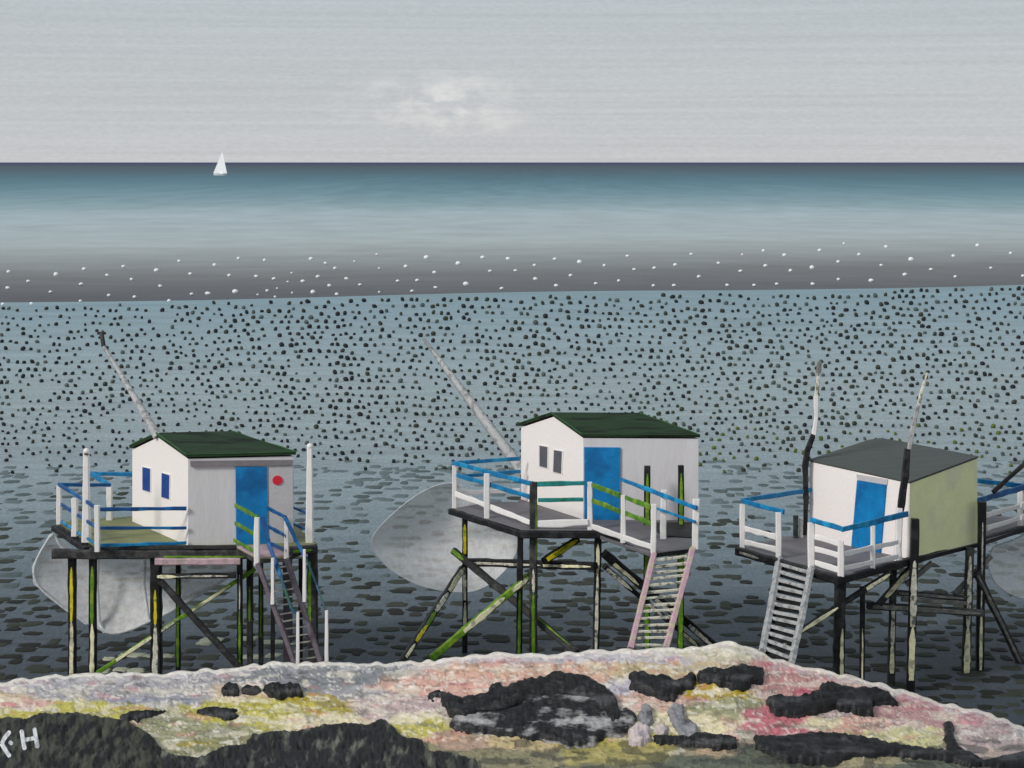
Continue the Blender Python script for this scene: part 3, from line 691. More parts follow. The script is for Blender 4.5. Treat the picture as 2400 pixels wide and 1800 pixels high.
rl((535, 514), (876, 484), YA + .1, Yw, 18, 'rail_blue'); rl((520, 604), (870, 592), YA + .1, Yw, 26, 'white_paint')
rl((970, 556), (1232, 550), YF, YD - .1, 26, 'rail_teal'); rl((975, 644), (1225, 642), YF, YD - .1, 24, 'rail_teal'); rl((965, 776), (1250, 768), YF, YD - .1, 38, 'white_paint')
rl((1274, 560), (1428, 618), YD - .05, YE, 26, 'rail_green'); rl((1458, 630), (1600, 684), YE, YG_ + .1, 26, 'rail_green')
rl((1276, 646), (1432, 708), YD - .05, YE, 26, 'rail_green'); rl((1460, 716), (1610, 778), YE, YG_ + .1, 26, 'rail_green')
rl((1278, 792), (1440, 850), YD - .05, YE - .05, 30, 'white_paint'); rl((1450, 852), (1600, 904), YE - .05, YG_, 32, 'white_paint')
Yx = h.g(1846, 914).y - .2
rl((1435, 528), (1855, 690), h.g(1435, 790).y - .1, Yx, 24, 'rail_blue'); rl((1600, 680), (1848, 766), h.g(1612, 850).y, Yx, 14, 'rail_blue')
# tall dark mooring poles, rising through the landing
for x, yt, yb in ((1580, 455, 770), (1768, 452, 770)):
    Yq = n.y - .75 if x < 1700 else n.y - .8
    h.pile(x, yt, Yq, 34, 'black', [(.05, .97, 'green', .62)], name='mooring_pole', x2=x - 4)
h.pile(948, 545, YF + .05, 48, 'dark_wood', [(.2, .52, 'green', .35), (.52, .62, 'pale', .3), (.66, .93, 'green', .1, .35)], name='mooring_pole', w1=42)
Yp = h.g(885, 812).y + .2; Yk = Yp + 1.8
h.pile(568, 745, h.g(500, 692).y - .3, 30, 'black', vis((.05, .3, 'cream', .45), (.32, .62, 'pale', .5), (.72, .98, 'yellow', .5)))
h.pile(876, 840, Yp, 34, 'black', vis((.02, .58, 'green', .4)), x2=864)
h.pile(1308, 830, Yp, 38, 'black', vis((.02, .7, 'pale', .4), (.7, .95, 'cream', .45)), x2=1290)
Yq = YA - .5
h.bar('cross_beam', h.d(585, 988, Yq), h.d(1295, 1012, Yp - .3), 40, 'black', strips=[(.05, .6, 'pale', .3), (.62, .98, 'cream', .35)])
h.bar('brace', h.d(206, 1560, 46.6), h.d(556, 1022, Yq), 38, 'black', strips=[(.05, .18, 'cream', .4), (.2, .36, 'yellow', .5), (.36, .5, 'green', .5), (.5, .7, 'pale', .6), (.72, .98, 'cream', .66)])
h.bar('brace', h.d(505, 926, Yq - .1), h.d(1190, 1492, Yp - .4), 38, 'dark_wood', strips=[(.0, .1, 'green', .6), (.65, .95, 'green', .2, -.35)])
h.bar('brace', h.d(385, 1522, 48.4), h.d(925, 1066, Yp + .2), 38, 'green', strips=[(.3, .72, 'cream', .75), (.8, .97, 'cream', .6)])
h.bar('brace', h.d(1005, 985, Yp + .1), h.d(1195, 862, Yp + .7), 38, 'black', strips=[(.05, .95, 'yellow', .6)])
h.bar('brace', h.d(1340, 940, Yp - .1), h.d(1965, 1462, Yp + 1.2), 46, 'black', strips=[(.08, .3, 'cream', .4, .15), (.45, .6, 'pale', .4, .2), (.74, .96, 'pale', .5, .1)])
h.bar('brace', h.d(1340, 1012, Yp - .3), h.d(1870, 1462, Yp + .9), 26, 'black', strips=[(.02, .28, 'pale', .7), (.45, .64, 'pale', .6), (.8, .97, 'cream', .7)])
ladder(h, [h.d(1616, 945, 47.1), h.d(1486, 1472, 45.2)], [h.d(1832, 916, 47.6), h.d(1682, 1472, 45.4)], 14, 30, 'ladder_pink', 'pale', 13, .07, .96)
pm = MB(); e0 = h.d(900, 500, G2['F'].y + .3)
tip = P(993, 794, e0.y + 3); pm.tube([e0.lerp(tip, k / 6) for k in range(7)], .1, 'boom_grey', 8, rr=[.16, .15, .135, .12, .1, .075, .04])
bo = pm.build('net_pole', h.root, smooth=True)
q = MB(); q.tube([e0.lerp(tip, k / 8) + Vector((.0, -.13 + .008 * k, -.02)) for k in range(7)], .014, 'black', 5); q.build('cord', bo)
net_bag('fishing_net', c2, [(560, 560), (490, 545), (400, 562), (300, 615), (200, 690), (100, 785), (42, 860), (45, 915), (150, 1035), (300, 1118), (450, 1152), (600, 1160), (700, 1120), (800, 1030), (860, 930), (872, 850), (700, 740)],
        YA + 1.4, .9, 'large rounded grey net hanging left of the middle hut', rope=.012)

# ============ hut on the right
h = Hut(c3, 3.2, 2.0733, 'hut with flat grey roof, olive side wall and white front with blue door', (1000, 850))
fL, nN, rR = h.g(515, 745), h.g(1000, 850), h.g(1328, 770)
bB = fL + (rR - nN)
T = lambda x, y, p: Vector((p.x, p.y, h.d(x, y, p.y).z))
tL, tN, tR = T(525, 378, fL), T(1000, 484, nN), T(1330, 362, rR)
tB = Vector((bB.x, bB.y, (tL.z + tR.z) / 2))
gn = (nN - fL).cross(Vector((0, 0, 1))).normalized(); gn = gn if gn.x < 0 else -gn
on = (rR - nN).cross(Vector((0, 0, 1))).normalized(); on = on if on.y < 0 else -on
mb = MB(); mb.poly([fL, nN, tN, tL], M['white_wall']); mb.poly([nN, rR, tR, tN], M['olive_wall']); mb.poly([rR, bB, tB, tR], M['olive_wall']); mb.poly([bB, fL, tL, tB], M['white_wall'])
mb.poly([fL, bB, rR, nN], M['dark_wood']); mb.poly([tL, tN, tR, tB], M['dark_wood']); mb.build('walls', h.root)
mb = MB(); c = (tL + tN + tR + tB) / 4; up = Vector((0, 0, .03))
rp = [c + (p - c) * 1.015 + up for p in (tL, tN, tR)]
bk = h.d(852, 268, bB.y); bk2 = h.d(800, 276, bB.y - .2); bk3 = h.d(905, 274, bB.y - .1)
rp = [rp[0], rp[1], rp[2], bk3, bk, bk2]
mb.poly([p + Vector((0, 0, .03)) for p in rp], M['roof_grey']); mb.poly([p - Vector((0, 0, .01)) for p in reversed(rp)], M['roof_grey'])
for i in range(6): a, b = rp[i], rp[(i + 1) % 6]; mb.poly([a - Vector((0, 0, .01)), b - Vector((0, 0, .01)), b + Vector((0, 0, .03)), a + Vector((0, 0, .03))], M['roof_grey'])
mb.build('roof', h.root)
face_panel(h, 'door', [(750, 468), (890, 490), (862, 826), (722, 787)], nN, gn, .05, 'door_blue', th=.07)
face_panel(h, 'lintel', [(744, 438), (896, 464), (892, 490), (748, 466)], nN, gn, .03, 'grey_panel', th=.04)
deck(h, [(175, 802), (662, 938), (980, 858), (1330, 775), (1555, 700), (1700, 655), (1400, 640), (520, 740), (380, 740)], .1, 'deck_grey', 'black')
E1 = h.g(662, 938); E0 = h.g(175, 802); E2 = h.g(1700, 655)
h.bar('deck_beam', h.d(165, 812, E0.y), h.d(662, 955, E1.y), 38, 'black', strips=[(.05, .25, 'grey_wood', .3)])
h.bar('deck_beam', h.d(640, 958, E1.y - .02), h.d(1000, 862, h.g(1000, 850).y - .12), 36, 'black')
h.bar('deck_beam', h.d(985, 866, h.g(1000, 850).y - .12), h.d(1540, 706, h.g(1540, 700).y), 30, 'black')
h.bar('deck_beam', h.d(1530, 709, h.g(1540, 700).y), h.d(1700, 665, E2.y), 28, 'black')
for x, yt, yb, wp in ((187, 585, 798, 25), (362, 625, 848, 26), (520, 675, 898, 30), (665, 765, 934, 28), (820, 690, 898, 22), (1537, 515, 692, 25), (470, 650, 745, 18)):
    h.post(x, yt, yb, wp)
h.post(445, 640, 748, 22, 'dark_wood')
Y0 = h.g(187, 798).y; Y1 = h.g(362, 848).y; Y2 = h.g(520, 898).y; Y3 = h.g(665, 934).y; Y4 = h.g(940, 868).y
zr = h.d(187, 570, Y0).z
rl((183, 568), (388, 622), Y0 - .07, Y1 - .05, 24, 'rail_blue')
h.bar('rail', h.d(183, 566, Y0), h.d(528, 514, fL.y), 22, 'rail_blue', deep=.05)
rl((518, 660), (680, 706), Y2 - .08, Y3 - .08, 25, 'rail_blue'); rl((670, 708), (990, 630), Y3 - .08, Y4 - .1, 27, 'rail_blue')
for a, b in (((200, 704), (350, 742)), ((200, 768), (350, 804))): rl(a, b, Y0 - .03, Y1, 26, 'white_paint')
for a, b in (((535, 738), (655, 776)), ((535, 800), (655, 832)), ((535, 866), (655, 904))): rl(a, b, Y2, Y3, 26, 'white_paint')
for a, b in (((680, 826), (942, 768)), ((680, 896), (942, 838))): rl(a, b, Y3, Y4, 24, 'white_paint')
rl((1330, 568), (1558, 500), rR.y, h.g(1555, 692).y, 30, 'rail_navy'); rl((1555, 502), (1700, 450), h.g(1555, 692).y, E2.y, 30, 'rail_navy')
rl((1332, 470), (1560, 496), rR.y + 1.8, h.g(1555, 692).y + .5, 22, 'rail_blue')
for a, b in (((1372, 638), (1532, 592)), ((1376, 700), (1532, 652)), ((1540, 590), (1700, 540)), ((1540, 650), (1700, 600))): rl(a, b, h.g(1400, 740).y - .05, h.g(1540, 695).y - .05, 22, 'white_paint')
# masts
def mast(pts, name='mast'):
    mb = MB(); last = None
    for a, b, Ya, Yb_, wa, wb, m in pts:
        mb.beam(h.d(*a, Ya), h.d(*b, Yb_), h.w(wa, Ya), None, m, w1=h.w(wb, Yb_), wob=.12)
    return mb.build(name, h.root)
Ym = fL.y - .15
mast([((490, 735), (497, 560), Ym, Ym, 16, 24, 'black'), ((497, 565), (490, 400), Ym, Ym, 25, 26, 'black'), ((490, 405), (503, 320), Ym, Ym, 26, 26, 'black'), ((502, 325), (533, 245), Ym, Ym, 26, 24, 'black'),
      ((532, 255), (545, 160), Ym, Ym, 22, 20, 'white_paint'), ((545, 165), (545, 60), Ym, Ym, 16, 24, 'white_paint'), ((546, 65), (556, -60), Ym, Ym, 20, 16, 'pale'), ((556, -55), (562, -110), Ym, Ym, 22, 18, 'grey_wood')])
Ym = nN.y - .3
mast([((940, 860), (950, 600), Ym, Ym, 34, 30, 'white_paint'), ((950, 640), (978, 450), Ym, Ym, 30, 34, 'black'), ((978, 460), (990, 315), Ym, Ym, 34, 26, 'black'), ((996, 320), (1012, 230), Ym, Ym, 16, 22, 'boom_grey'), ((1010, 235), (1040, 100), Ym, Ym, 22, 18, 'boom_grey'), ((1040, 105), (1070, -10), Ym, Ym, 16, 12, 'pale'), ((1068, 0), (1085, -55), Ym, Ym, 12, 8, 'pale')])
h.bar('rail_stay', h.d(1405, 525, rR.y + .5), h.d(1720, 240, rR.y + 1.5), 20, 'black')
# stilts
Yp = E1.y + .25; Y8 = rR.y
h.pile(662, 940, Yp, 52, 'black', vis((.02, .6, 'cream', .28, .2)), x2=648, )
h.pile(770, 985, Yp + 1.6, 24, 'black', vis((.02, .6, 'cream', .3)), x2=766)
h.pile(920, 900, Yp + 2.4, 34, 'dark_wood', vis((.02, .3, 'cream', .5), (.3, .7, 'pale', .5)), x2=906)
h.pile(1026, 655, nN.y - .35, 38, 'black', [(.22, .48, 'cream', .7), (.48, .8, 'pale', .8)], x2=998)
h.pile(1292, 795, Y8 - .6, 38, 'dark_wood', [(.1, .5, 'cream', .6), (.5, .95, 'pale', .5)], x2=1266)
h.pile(1352, 572, Y8 - .3, 36, 'black', [(.15, .45, 'cream', .35), (.45, .9, 'pale', .2)], x2=1338)
h.bar('brace', h.d(365, 1268, 46.2), h.d(905, 918, Yp + 1), 26, 'black', strips=[(.02, .1, 'cream', .7), (.16, .5, 'cream', .6), (.76, .98, 'cream', .6)])
h.bar('brace', h.d(850, 1070, Yp + 2), h.d(1010, 890, Yp + 2), 30, 'dark_wood', strips=[(.2, .95, 'cream', .7)])
h.bar('brace', h.d(980, 975, Yp + 2.6), h.d(1110, 868, Yp + 2.6), 24, 'grey_wood')
h.bar('cross_beam', h.d(925, 1012, Yp + 3), h.d(1275, 1042, Yp + 3.4), 24, 'dark_wood', strips=[(.05, .95, 'grey_wood', .5)])
h.bar('cross_beam', h.d(960, 1045, Yp + 3), h.d(1290, 1066, Yp + 3.4), 20, 'grey_wood')
h.bar('cross_beam', h.d(795, 1076, Yp + 2.2), h.d(1355, 1112, Yp + 3), 32, 'dark_wood', strips=[(.03, .97, 'grey_wood', .6)])
h.bar('brace', h.d(1218, 1022, Y8 - .5), h.d(1392, 838, Y8 + .1), 24, 'grey_wood')
h.bar('brace', h.d(1325, 920, Y8 - .5), h.d(1570, 1420, Y8 + .6), 34, 'dark_wood', strips=[(.0, .9, 'grey_wood', .35)])
Ya, Yb2 = h.g(362, 848).y - .05, h.g(520, 898).y - .05
ladder(h, [h.d(366, 850, Ya), h.d(325, 1085, 46.6), h.d(282, 1300, 44.9)], [h.d(520, 900, Yb2), h.d(480, 1110, 46.1), h.d(424, 1358, 44.5)], 12, 25, 'boom_grey', 'boom_grey', 14, .05, .95, rdark='black')
net_bag('fishing_net', c3, [(1500, 760), (1400, 790), (1378, 880), (1410, 965), (1480, 1020), (1560, 1046), (1660, 1050), (1760, 1000), (1800, 880), (1760, 760), (1620, 700)], rR.y + 2.5, .8, 'pale grey net hanging behind the right hut, cut off by the picture edge', rope=.02)

# ------------------------------------------------------------ the bank in front
CR = [(-900, 1640), (-500, 1622), (0, 1596), (130, 1582), (270, 1577), (380, 1577), (480, 1568), (560, 1562), (640, 1552), (740, 1552), (840, 1553), (930, 1553), (1060, 1543), (1130, 1532), (1180, 1530), (1280, 1533), (1380, 1524),
      (1500, 1520), (1620, 1518), (1680, 1506), (1725, 1503), (1770, 1522), (1830, 1548), (1900, 1563), (1990, 1583), (2060, 1600), (2130, 1622), (2200, 1645), (2290, 1662), (2350, 1683), (2400, 1703), (2600, 1770), (3000, 1830), (3400, 1850)]
def crest(px):
    for (a, b), (c, d) in zip(CR[:-1], CR[1:]):
        if a <= px <= c:
            t = (px - a) / (c - a); return b + (d - b) * t
    return CR[-1][1]
YC0, YFR, PYF = 44.3, 39.5, 1890.0
def bank(px, py):
    cr = crest(px); t = (py - cr) / (PYF - cr)
    Y = YC0 + (YFR - YC0) * t
    return P(px, py, Y)
UPV = Vector((0, -.45, .9))
def nz(x, y, s, k=0): return noise.noise(Vector((x / s, y / s, k)))
# patches of colour of the bank itself: (cx, cy, rx, ry, rgb, strength) in photograph pixels
def E(cf, x0, y0, x1, y1, rgb, k=1.): a = cf(x0, y0); b = cf(x1, y1); return ((a[0] + b[0]) / 2, (a[1] + b[1]) / 2, abs(b[0] - a[0]) / 2, abs(b[1] - a[1]) / 2, rgb, k)
LIL, GRY, YEL, CRM, PCH, PNK, OCH, OLV, MAG, PG, TAN, SAGE = (176, 172, 176), (142, 143, 147), (198, 188, 92), (236, 222, 182), (222, 194, 160), (214, 154, 152), (186, 160, 40), (112, 114, 84), (206, 84, 110), (200, 176, 174), (208, 186, 148), (160, 158, 122)
PT = [E(c4, -400, 240, 1000, 360, LIL, 1.2), E(c4, 950, 215, 1750, 300, GRY, 1.1), E(c4, 250, 330, 900, 380, (160, 160, 172), .8), E(c4, -300, 305, 220, 375, PCH, 1.3), E(c4, -60, 350, 230, 392, PNK, .9),
      E(c4, 180, 350, 600, 420, YEL, 1.0), E(c4, -200, 385, 560, 440, YEL, .9), E(c4, 580, 400, 900, 530, SAGE, 1.1), E(c4, 780, 350, 1300, 480, YEL, 1.2), E(c4, 1200, 330, 1560, 420, OCH, .8), E(c4, 1180, 345, 1520, 430, YEL, 1.),
      E(c4, 860, 430, 1120, 510, SAGE, 1.), E(c4, 740, 520, 1000, 560, OCH, .8), E(c4, 880, 285, 1150, 350, PCH, 1.0), E(c4, 1080, 400, 1560, 480, CRM, .9), E(c4, 1470, 320, 1950, 430, PG, 1.1), E(c4, 1560, 250, 2240, 330, (222, 176, 160), 1.3),
      E(c4, 1400, 290, 1700, 350, LIL, .9), E(c4, 1700, 430, 1950, 500, YEL, 1.), E(c4, 1840, 480, 2040, 540, (222, 176, 150), 1.), E(c4, 1680, 380, 1900, 460, CRM, .8), E(c4, 2080, 160, 2300, 225, PNK, .8),
      E(c5, -100, 150, 900, 195, (200, 190, 196), 1.2), E(c5, -200, 180, 560, 260, (220, 178, 156), 1.1), E(c5, 150, 190, 1100, 250, TAN, 1.2), E(c5, 700, 110, 1080, 190, (212, 200, 172), 1.1), E(c5, 930, 175, 1500, 330, (206, 150, 146), 1.5), E(c5, 1050, 185, 1180, 215, MAG, .9),
      E(c5, 1150, 290, 1340, 330, MAG, 1.), E(c5, 430, 250, 560, 310, (200, 192, 204), .9), E(c5, 780, 275, 1080, 360, OCH, 1.1), E(c5, 780, 330, 1080, 440, SAGE, 1.2), E(c5, 540, 330, 760, 400, (216, 180, 164), 1.1), E(c5, 560, 390, 760, 480, CRM, 1.2), E(c5, 760, 400, 1060, 480, CRM, 1.1),
      E(c5, 960, 380, 1330, 500, (212, 124, 134), 1.3), E(c5, 1050, 420, 1500, 480, CRM, .9), E(c5, 1180, 390, 1500, 430, PG, .9), E(c5, 1380, 420, 1640, 500, (214, 168, 150), 1.1), E(c5, 1450, 480, 1900, 560, (224, 214, 160), 1.3), E(c5, 1600, 480, 1760, 550, OCH, .7), E(c5, 1550, 350, 2000, 460, (206, 160, 158), 1.2),
      E(c5, 1650, 340, 1900, 390, MAG, .8), E(c5, 1860, 380, 2300, 470, (206, 156, 160), 1.2), E(c5, 1920, 420, 2120, 450, MAG, .7), E(c5, 1900, 450, 2400, 620, PG, 1.4), E(c5, 1980, 520, 2180, 620, (220, 200, 160), .8),
      E(c5, -300, 575, 240, 700, (150, 142, 112), 1.5), E(c5, 200, 560, 700, 640, (176, 164, 104), 1.3), E(c5, 240, 620, 700, 700, (126, 124, 98), 1.3), E(c5, 1250, 590, 1700, 660, (176, 164, 130), 1.), E(c5, 1900, 600, 2250, 690, (160, 140, 132), 1.2), E(c5, 740, 560, 1050, 600, (196, 170, 140), 1.), E(c5, 180, 490, 640, 560, (190, 176, 96), 1.2), E(c5, -80, 500, 200, 570, (206, 184, 140), 1.1), E(c5, 600, 570, 1500, 700, (104, 108, 92), 1.5), E(c5, 1400, 620, 2300, 720, (100, 106, 90), 1.5), E(c5, -330, 500, -100, 560, (190, 160, 140), .9), E(c5, 960, 470, 1060, 560, (176, 160, 140), .7),
      E(c5, 1500, 200, 2000, 290, (202, 196, 200), .9), E(c4, 600, 480, 1700, 620, (150, 148, 110), .8), E(c5, -320, 420, 60, 500, (200, 188, 160), .8)]
PA = np.array([[p[0], p[1], p[2], p[3], p[5]] for p in PT]); PC = np.array([lin(*p[4])[:3] for p in PT])
def bank_colour(px, py, cr):
    j1, j2 = nz(px, py * 1.6, 34, 1), nz(px, py * 1.6, 34, 5); j3, j4 = nz(px * .6, py * 2, 13, 8), nz(px * .6, py * 2, 13, 11)
    x = px + 26 * j1 + 10 * j3; y = py + 11 * j2 + 5 * j4
    q = ((x - PA[:, 0]) / (PA[:, 2] * 1.1)) ** 2 + ((y - PA[:, 1]) / (PA[:, 3] * 1.15)) ** 2
    wgt = PA[:, 4] * np.exp(-q * 1.6); wgt = (wgt + 1e-5) ** 5
    c = (PC * wgt[:, None]).sum(0) / wgt.sum()
    # dabs of cream, grey and pink, in drifts
    dr = nz(px * .5, py, 60, 25)
    d = nz(px * .34 + 14 * j1, py * 1.4 + 10 * j2, 24, 21)
    low = py > 1735 and px > 1000
    if d > .2 - .25 * dr + (.3 if low else 0): c = c * .5 + np.array(lin(238, 228, 208)[:3]) * .5
    d2 = nz(px * .35 + 9 * j2, py * 1.3, 22, 33)
    if d2 > (.33 if not low else .12) + .2 * dr: c = c * (.35 if low else .6) + np.array(lin(60, 62, 58)[:3] if low else lin(118, 116, 108)[:3]) * (.65 if low else .4)
    d3 = nz(px * .3, py * 1.7 + 8 * j1, 21, 41)
    if d3 > .4 and not low: c = c * .65 + np.array(lin(212, 120, 128)[:3]) * .35
    r4 = abs(nz(px * .33 + 16 * j1, py * 1.7 + 10 * j2, 21, 87))
    if r4 < .05 and not low: c = c * .35 + np.array(lin(248, 240, 228)[:3]) * .65  # white-ish highlight strokes, painted into the ground colour
    r5 = abs(nz(px * .4 + 12 * j2, py * 1.8 + 8 * j1, 26, 93))
    if r5 < .035: c = c * .6
    c = c * .9
    k = (py - cr) / (9 + 6 * nz(px, 0, 22, 50))
    if k < 1.0: c = c * .25 + np.array(lin(238, 230, 220)[:3]) * .75  # cream highlight painted along the crest
    elif k < 2.3 and nz(px, py, 22, 60) > -.1: c = c * .6 + np.array(lin(206, 200, 206)[:3]) * .4
    return c
def bump_h(px, py, cr):
    # scalloped daubs: thick curling edges
    a = nz(px * .3, py * .9, 16, 70); b = nz(px * .5, py * 1.4, 9, 75)
    r_ = 1 - abs(nz(px * .3 + 6 * a, py * 1.1 + 3 * b, 17, 80)) * 3.2
    r2 = 1 - abs(nz(px * .22 - 5 * b, py * 1.3 + 5 * a, 15, 85)) * 3.6
    return .03 * a + .012 * b + .042 * max(0, r_) ** 2 + .032 * max(0, r2) ** 2 - .012
bm_v = []; bm_c = []; xs_ = list(np.arange(-700, 0, 14)) + list(np.arange(0, 2400, 3.4)) + list(np.arange(2400, 3200, 14))
NJ = 96
for j in range(NJ + 1):
    for px in xs_:
        cr = crest(px); cr += 5.5 * abs(math.cos(px / 24. + 3 * nz(px, 0, 90, 2))) ** 2.5 - 2 + 3 * nz(px, 0, 25, 90)
        t = (j / NJ); py = cr + (PYF - cr) * t
        p = bank(px, py); hh = bump_h(px, py, cr)
        bm_v.append(p + UPV * (hh * min(1, .25 + t * 8)))
        bm_c.append(bank_colour(px, py, cr))
nx = len(xs_); faces = [(a * nx + b, (a + 1) * nx + b, (a + 1) * nx + b + 1, a * nx + b + 1) for a in range(NJ) for b in range(nx - 1)]
# back face down into the sea and the front apron towards the viewer
base = len(bm_v)
def addrow(fn):
    i = len(bm_v)
    for k, px in enumerate(xs_): bm_v.append(fn(k, px)); bm_c.append(np.array(lin(130, 126, 118)[:3]))
    return i
r1 = addrow(lambda k, px: bm_v[k] + Vector((0, .25, -.22))); r2 = addrow(lambda k, px: Vector((bm_v[k].x * 1.02, bm_v[k].y + 1.6, -.6)))
f1 = addrow(lambda k, px: Vector((bm_v[NJ * nx + k].x * .95, 34, .35))); f2 = addrow(lambda k, px: Vector((bm_v[NJ * nx + k].x * .9, 20, .3)))
for lo, hi in ((r2, r1), (r1, 0), (NJ * nx, f1), (f1, f2)):
    faces += [(lo + b, hi + b, hi + b + 1, lo + b + 1) for b in range(nx - 1)]
me = bpy.data.meshes.new('shore_bank'); me.from_pydata([tuple(v) for v in bm_v], [], faces)
ca = me.color_attributes.new('tint', 'FLOAT_COLOR', 'POINT')
ca.data.foreach_set('color', np.concatenate([np.array(bm_c), np.ones((len(bm_c), 1))], 1).astype(np.float32).ravel())
me.polygons.foreach_set('use_smooth', [True] * len(me.polygons))
m = bpy.data.materials.new('bank_ground'); m.use_nodes = True; t = m.node_tree; b = t.nodes['Principled BSDF']
at_ = t.nodes.new('ShaderNodeAttribute'); at_.attribute_name = 'tint'
tcn = t.nodes.new('ShaderNodeTexCoord'); mpn = t.nodes.new('ShaderNodeMapping'); mpn.inputs['Scale'].default_value = (1, 1.6, 1.6); t.links.new(tcn.outputs['Object'], mpn.inputs[0])
n1_ = t.nodes.new('ShaderNodeTexNoise'); n1_.inputs['Scale'].default_value = 3.2; n1_.inputs['Detail'].default_value = 5; n1_.inputs['Roughness'].default_value = .5; n1_.inputs['Distortion'].default_value = 2.2; t.links.new(mpn.outputs[0], n1_.inputs['Vector'])
q = t.nodes.new('ShaderNodeMapRange'); q.inputs[1].default_value = .3; q.inputs[2].default_value = .7; q.inputs[3].default_value = .84; q.inputs[4].default_value = 1.16; t.links.new(n1_.outputs[0], q.inputs[0])
vs = t.nodes.new('ShaderNodeVectorMath'); vs.operation = 'SCALE'; t.links.new(at_.outputs['Color'], vs.inputs[0]); t.links.new(q.outputs[0], vs.inputs['Scale']); t.links.new(vs.outputs[0], b.inputs['Base Color'])
b.inputs['Roughness'].default_value = .33; b.inputs['Specular IOR Level'].default_value = .5
bp = t.nodes.new('ShaderNodeBump'); bp.inputs['Strength'].default_value = .6; bp.inputs['Distance'].default_value = .06; t.links.new(n1_.outputs[0], bp.inputs['Height']); t.links.new(bp.outputs[0], b.inputs['Normal'])
me.materials.append(m); me.update()
bo = bpy.data.objects.new('shore_bank', me); COL.objects.link(bo); tag(bo, kind='structure')

# ------------------------------------------------------------ rocks lying on the bank
def sdist(P_, poly):
    poly = np.array(poly, float); A = poly; B = np.roll(poly, -1, 0); d = np.full(len(P_), 1e9); inside = np.zeros(len(P_), bool)
    for a, b in zip(A, B):
        ab = b - a; ap = P_ - a; t = np.clip((ap @ ab) / (ab @ ab), 0, 1); d = np.minimum(d, np.hypot(*(ap - t[:, None] * ab).T))
        cond = ((a[1] > P_[:, 1]) != (b[1] > P_[:, 1])) & (P_[:, 0] < (b[0] - a[0]) * (P_[:, 1] - a[1]) / ((b[1] - a[1]) or 1e-9) + a[0]); inside ^= cond
    return np.where(inside, d, -d)
def rock(cf, poly, hm, label, m='rock_black', group='black rocks on the bank', stepx=3.0, name='rock', rough=1., edge=9., vert=False):
    pp = [cf(*p) for p in poly]
    x0, x1 = min(p[0] for p in pp) - 8, max(p[0] for p in pp) + 8; y0, y1 = min(p[1] for p in pp) - 8, max(p[1] for p in pp) + 8
    gx = np.arange(x0, x1 + stepx, stepx); gy = np.arange(y0, y1 + stepx, stepx); XX, YY = np.meshgrid(gx, gy)
    Q = np.stack([XX.ravel(), YY.ravel()], 1)
    Qj = Q + np.array([[5 * nz(x, y, 14, 3) + 2.5 * nz(x, y, 5, 6), 4 * nz(x, y, 14, 7) + 2 * nz(x, y, 5, 9)] for x, y in Q]) * rough
    sd = sdist(Qj, pp)
    V = []; keep = sd > -7; hs = []
    for (x, y), s in zip(Q, sd):
        e = max(-1, min(1, s / edge)); hgt = (hm * (1 - (1 - e) ** 2) ** .5 if e > 0 else hm * e * 1.6) + .05
        if e > 0: hgt += e * hm * (.38 * nz(x, y * .8, 26, 13) + .3 * nz(x * 1.3, y * .7, 9, 15)) + e * .04 * (1 - 3.2 * abs(nz(*((x * 1.5, y * .5) if vert else (x * .4, y * 1.6)), 13, 17)))
        cr = crest(x); V.append(bank(x, max(y, cr + 1) + 7) + UPV * (hgt + (0 if e > 0 else -.03))); hs.append(hgt)
    n = len(gx); fc = []
    for a in range(len(gy) - 1):
        for b_ in range(n - 1):
            i = a * n + b_; qd = (i, i + n, i + n + 1, i + 1)
            if all(keep[k] for k in qd): fc.append(qd)
    # closed underside, sunk into the ground
    used = sorted({k for f_ in fc for k in f_}); idx = {k: i for i, k in enumerate(used)}
    verts = [V[k] for k in used]; nV = len(verts); under = [bank(Q[k][0], Q[k][1] + 7) - UPV * .2 for k in used]
    cnt = {}
    for f_ in fc:
        for a, b_ in zip(f_, f_[1:] + f_[:1]): cnt[(a, b_)] = 1
    F2 = [tuple(idx[k] for k in f_) for f_ in fc] + [tuple(idx[k] + nV for k in reversed(f_)) for f_ in fc]
    for (a, b_) in cnt:
        if (b_, a) not in cnt: F2.append((idx[b_], idx[a], idx[a] + nV, idx[b_] + nV))
    mb = MB(); mb.v = verts + under; mb.f = F2; mb.ms = [M[m]]; mb.mi = [0] * len(F2)
    c = bank(sum(p[0] for p in pp) / len(pp), sum(p[1] for p in pp) / len(pp))
    o = mb.build(name, None, smooth=True, loc=c); tag(o, label, 'rock', group); return o
rk_left = rock(c4, [(-500, 440), (-200, 415), (0, 430), (60, 425), (120, 432), (150, 412), (250, 404), (340, 402), (440, 425), (540, 435), (600, 470), (660, 505), (700, 560), (720, 700), (-500, 720)], .08, 'big dark olive rock at the lower left corner with white letters on it', 'rock_green', stepx=3.5, vert=True)
rock(c4, [(690, 570), (760, 585), (860, 600), (940, 560), (1000, 545), (1060, 540), (1090, 500), (1180, 485), (1300, 480), (1380, 460), (1500, 450), (1580, 460), (1650, 430), (1710, 470), (1740, 510), (1820, 520), (1850, 570), (1940, 575), (2060, 610), (2080, 700), (690, 720)], .08, 'long ridged black rock along the bottom edge left of centre', 'rock_dim', stepx=3.5, vert=True)
rock(c5, [(-250, 420), (-90, 405), (20, 380), (60, 345), (200, 325), (380, 345), (430, 400), (500, 385), (540, 420), (520, 470), (470, 490), (400, 505), (350, 540), (240, 545), (150, 520), (20, 505), (-90, 490), (-240, 475), (-270, 450)], .09, 'rugged grey and black rock under the arched one, largest in the middle of the bank', 'rock_mixed', stepx=3.2)
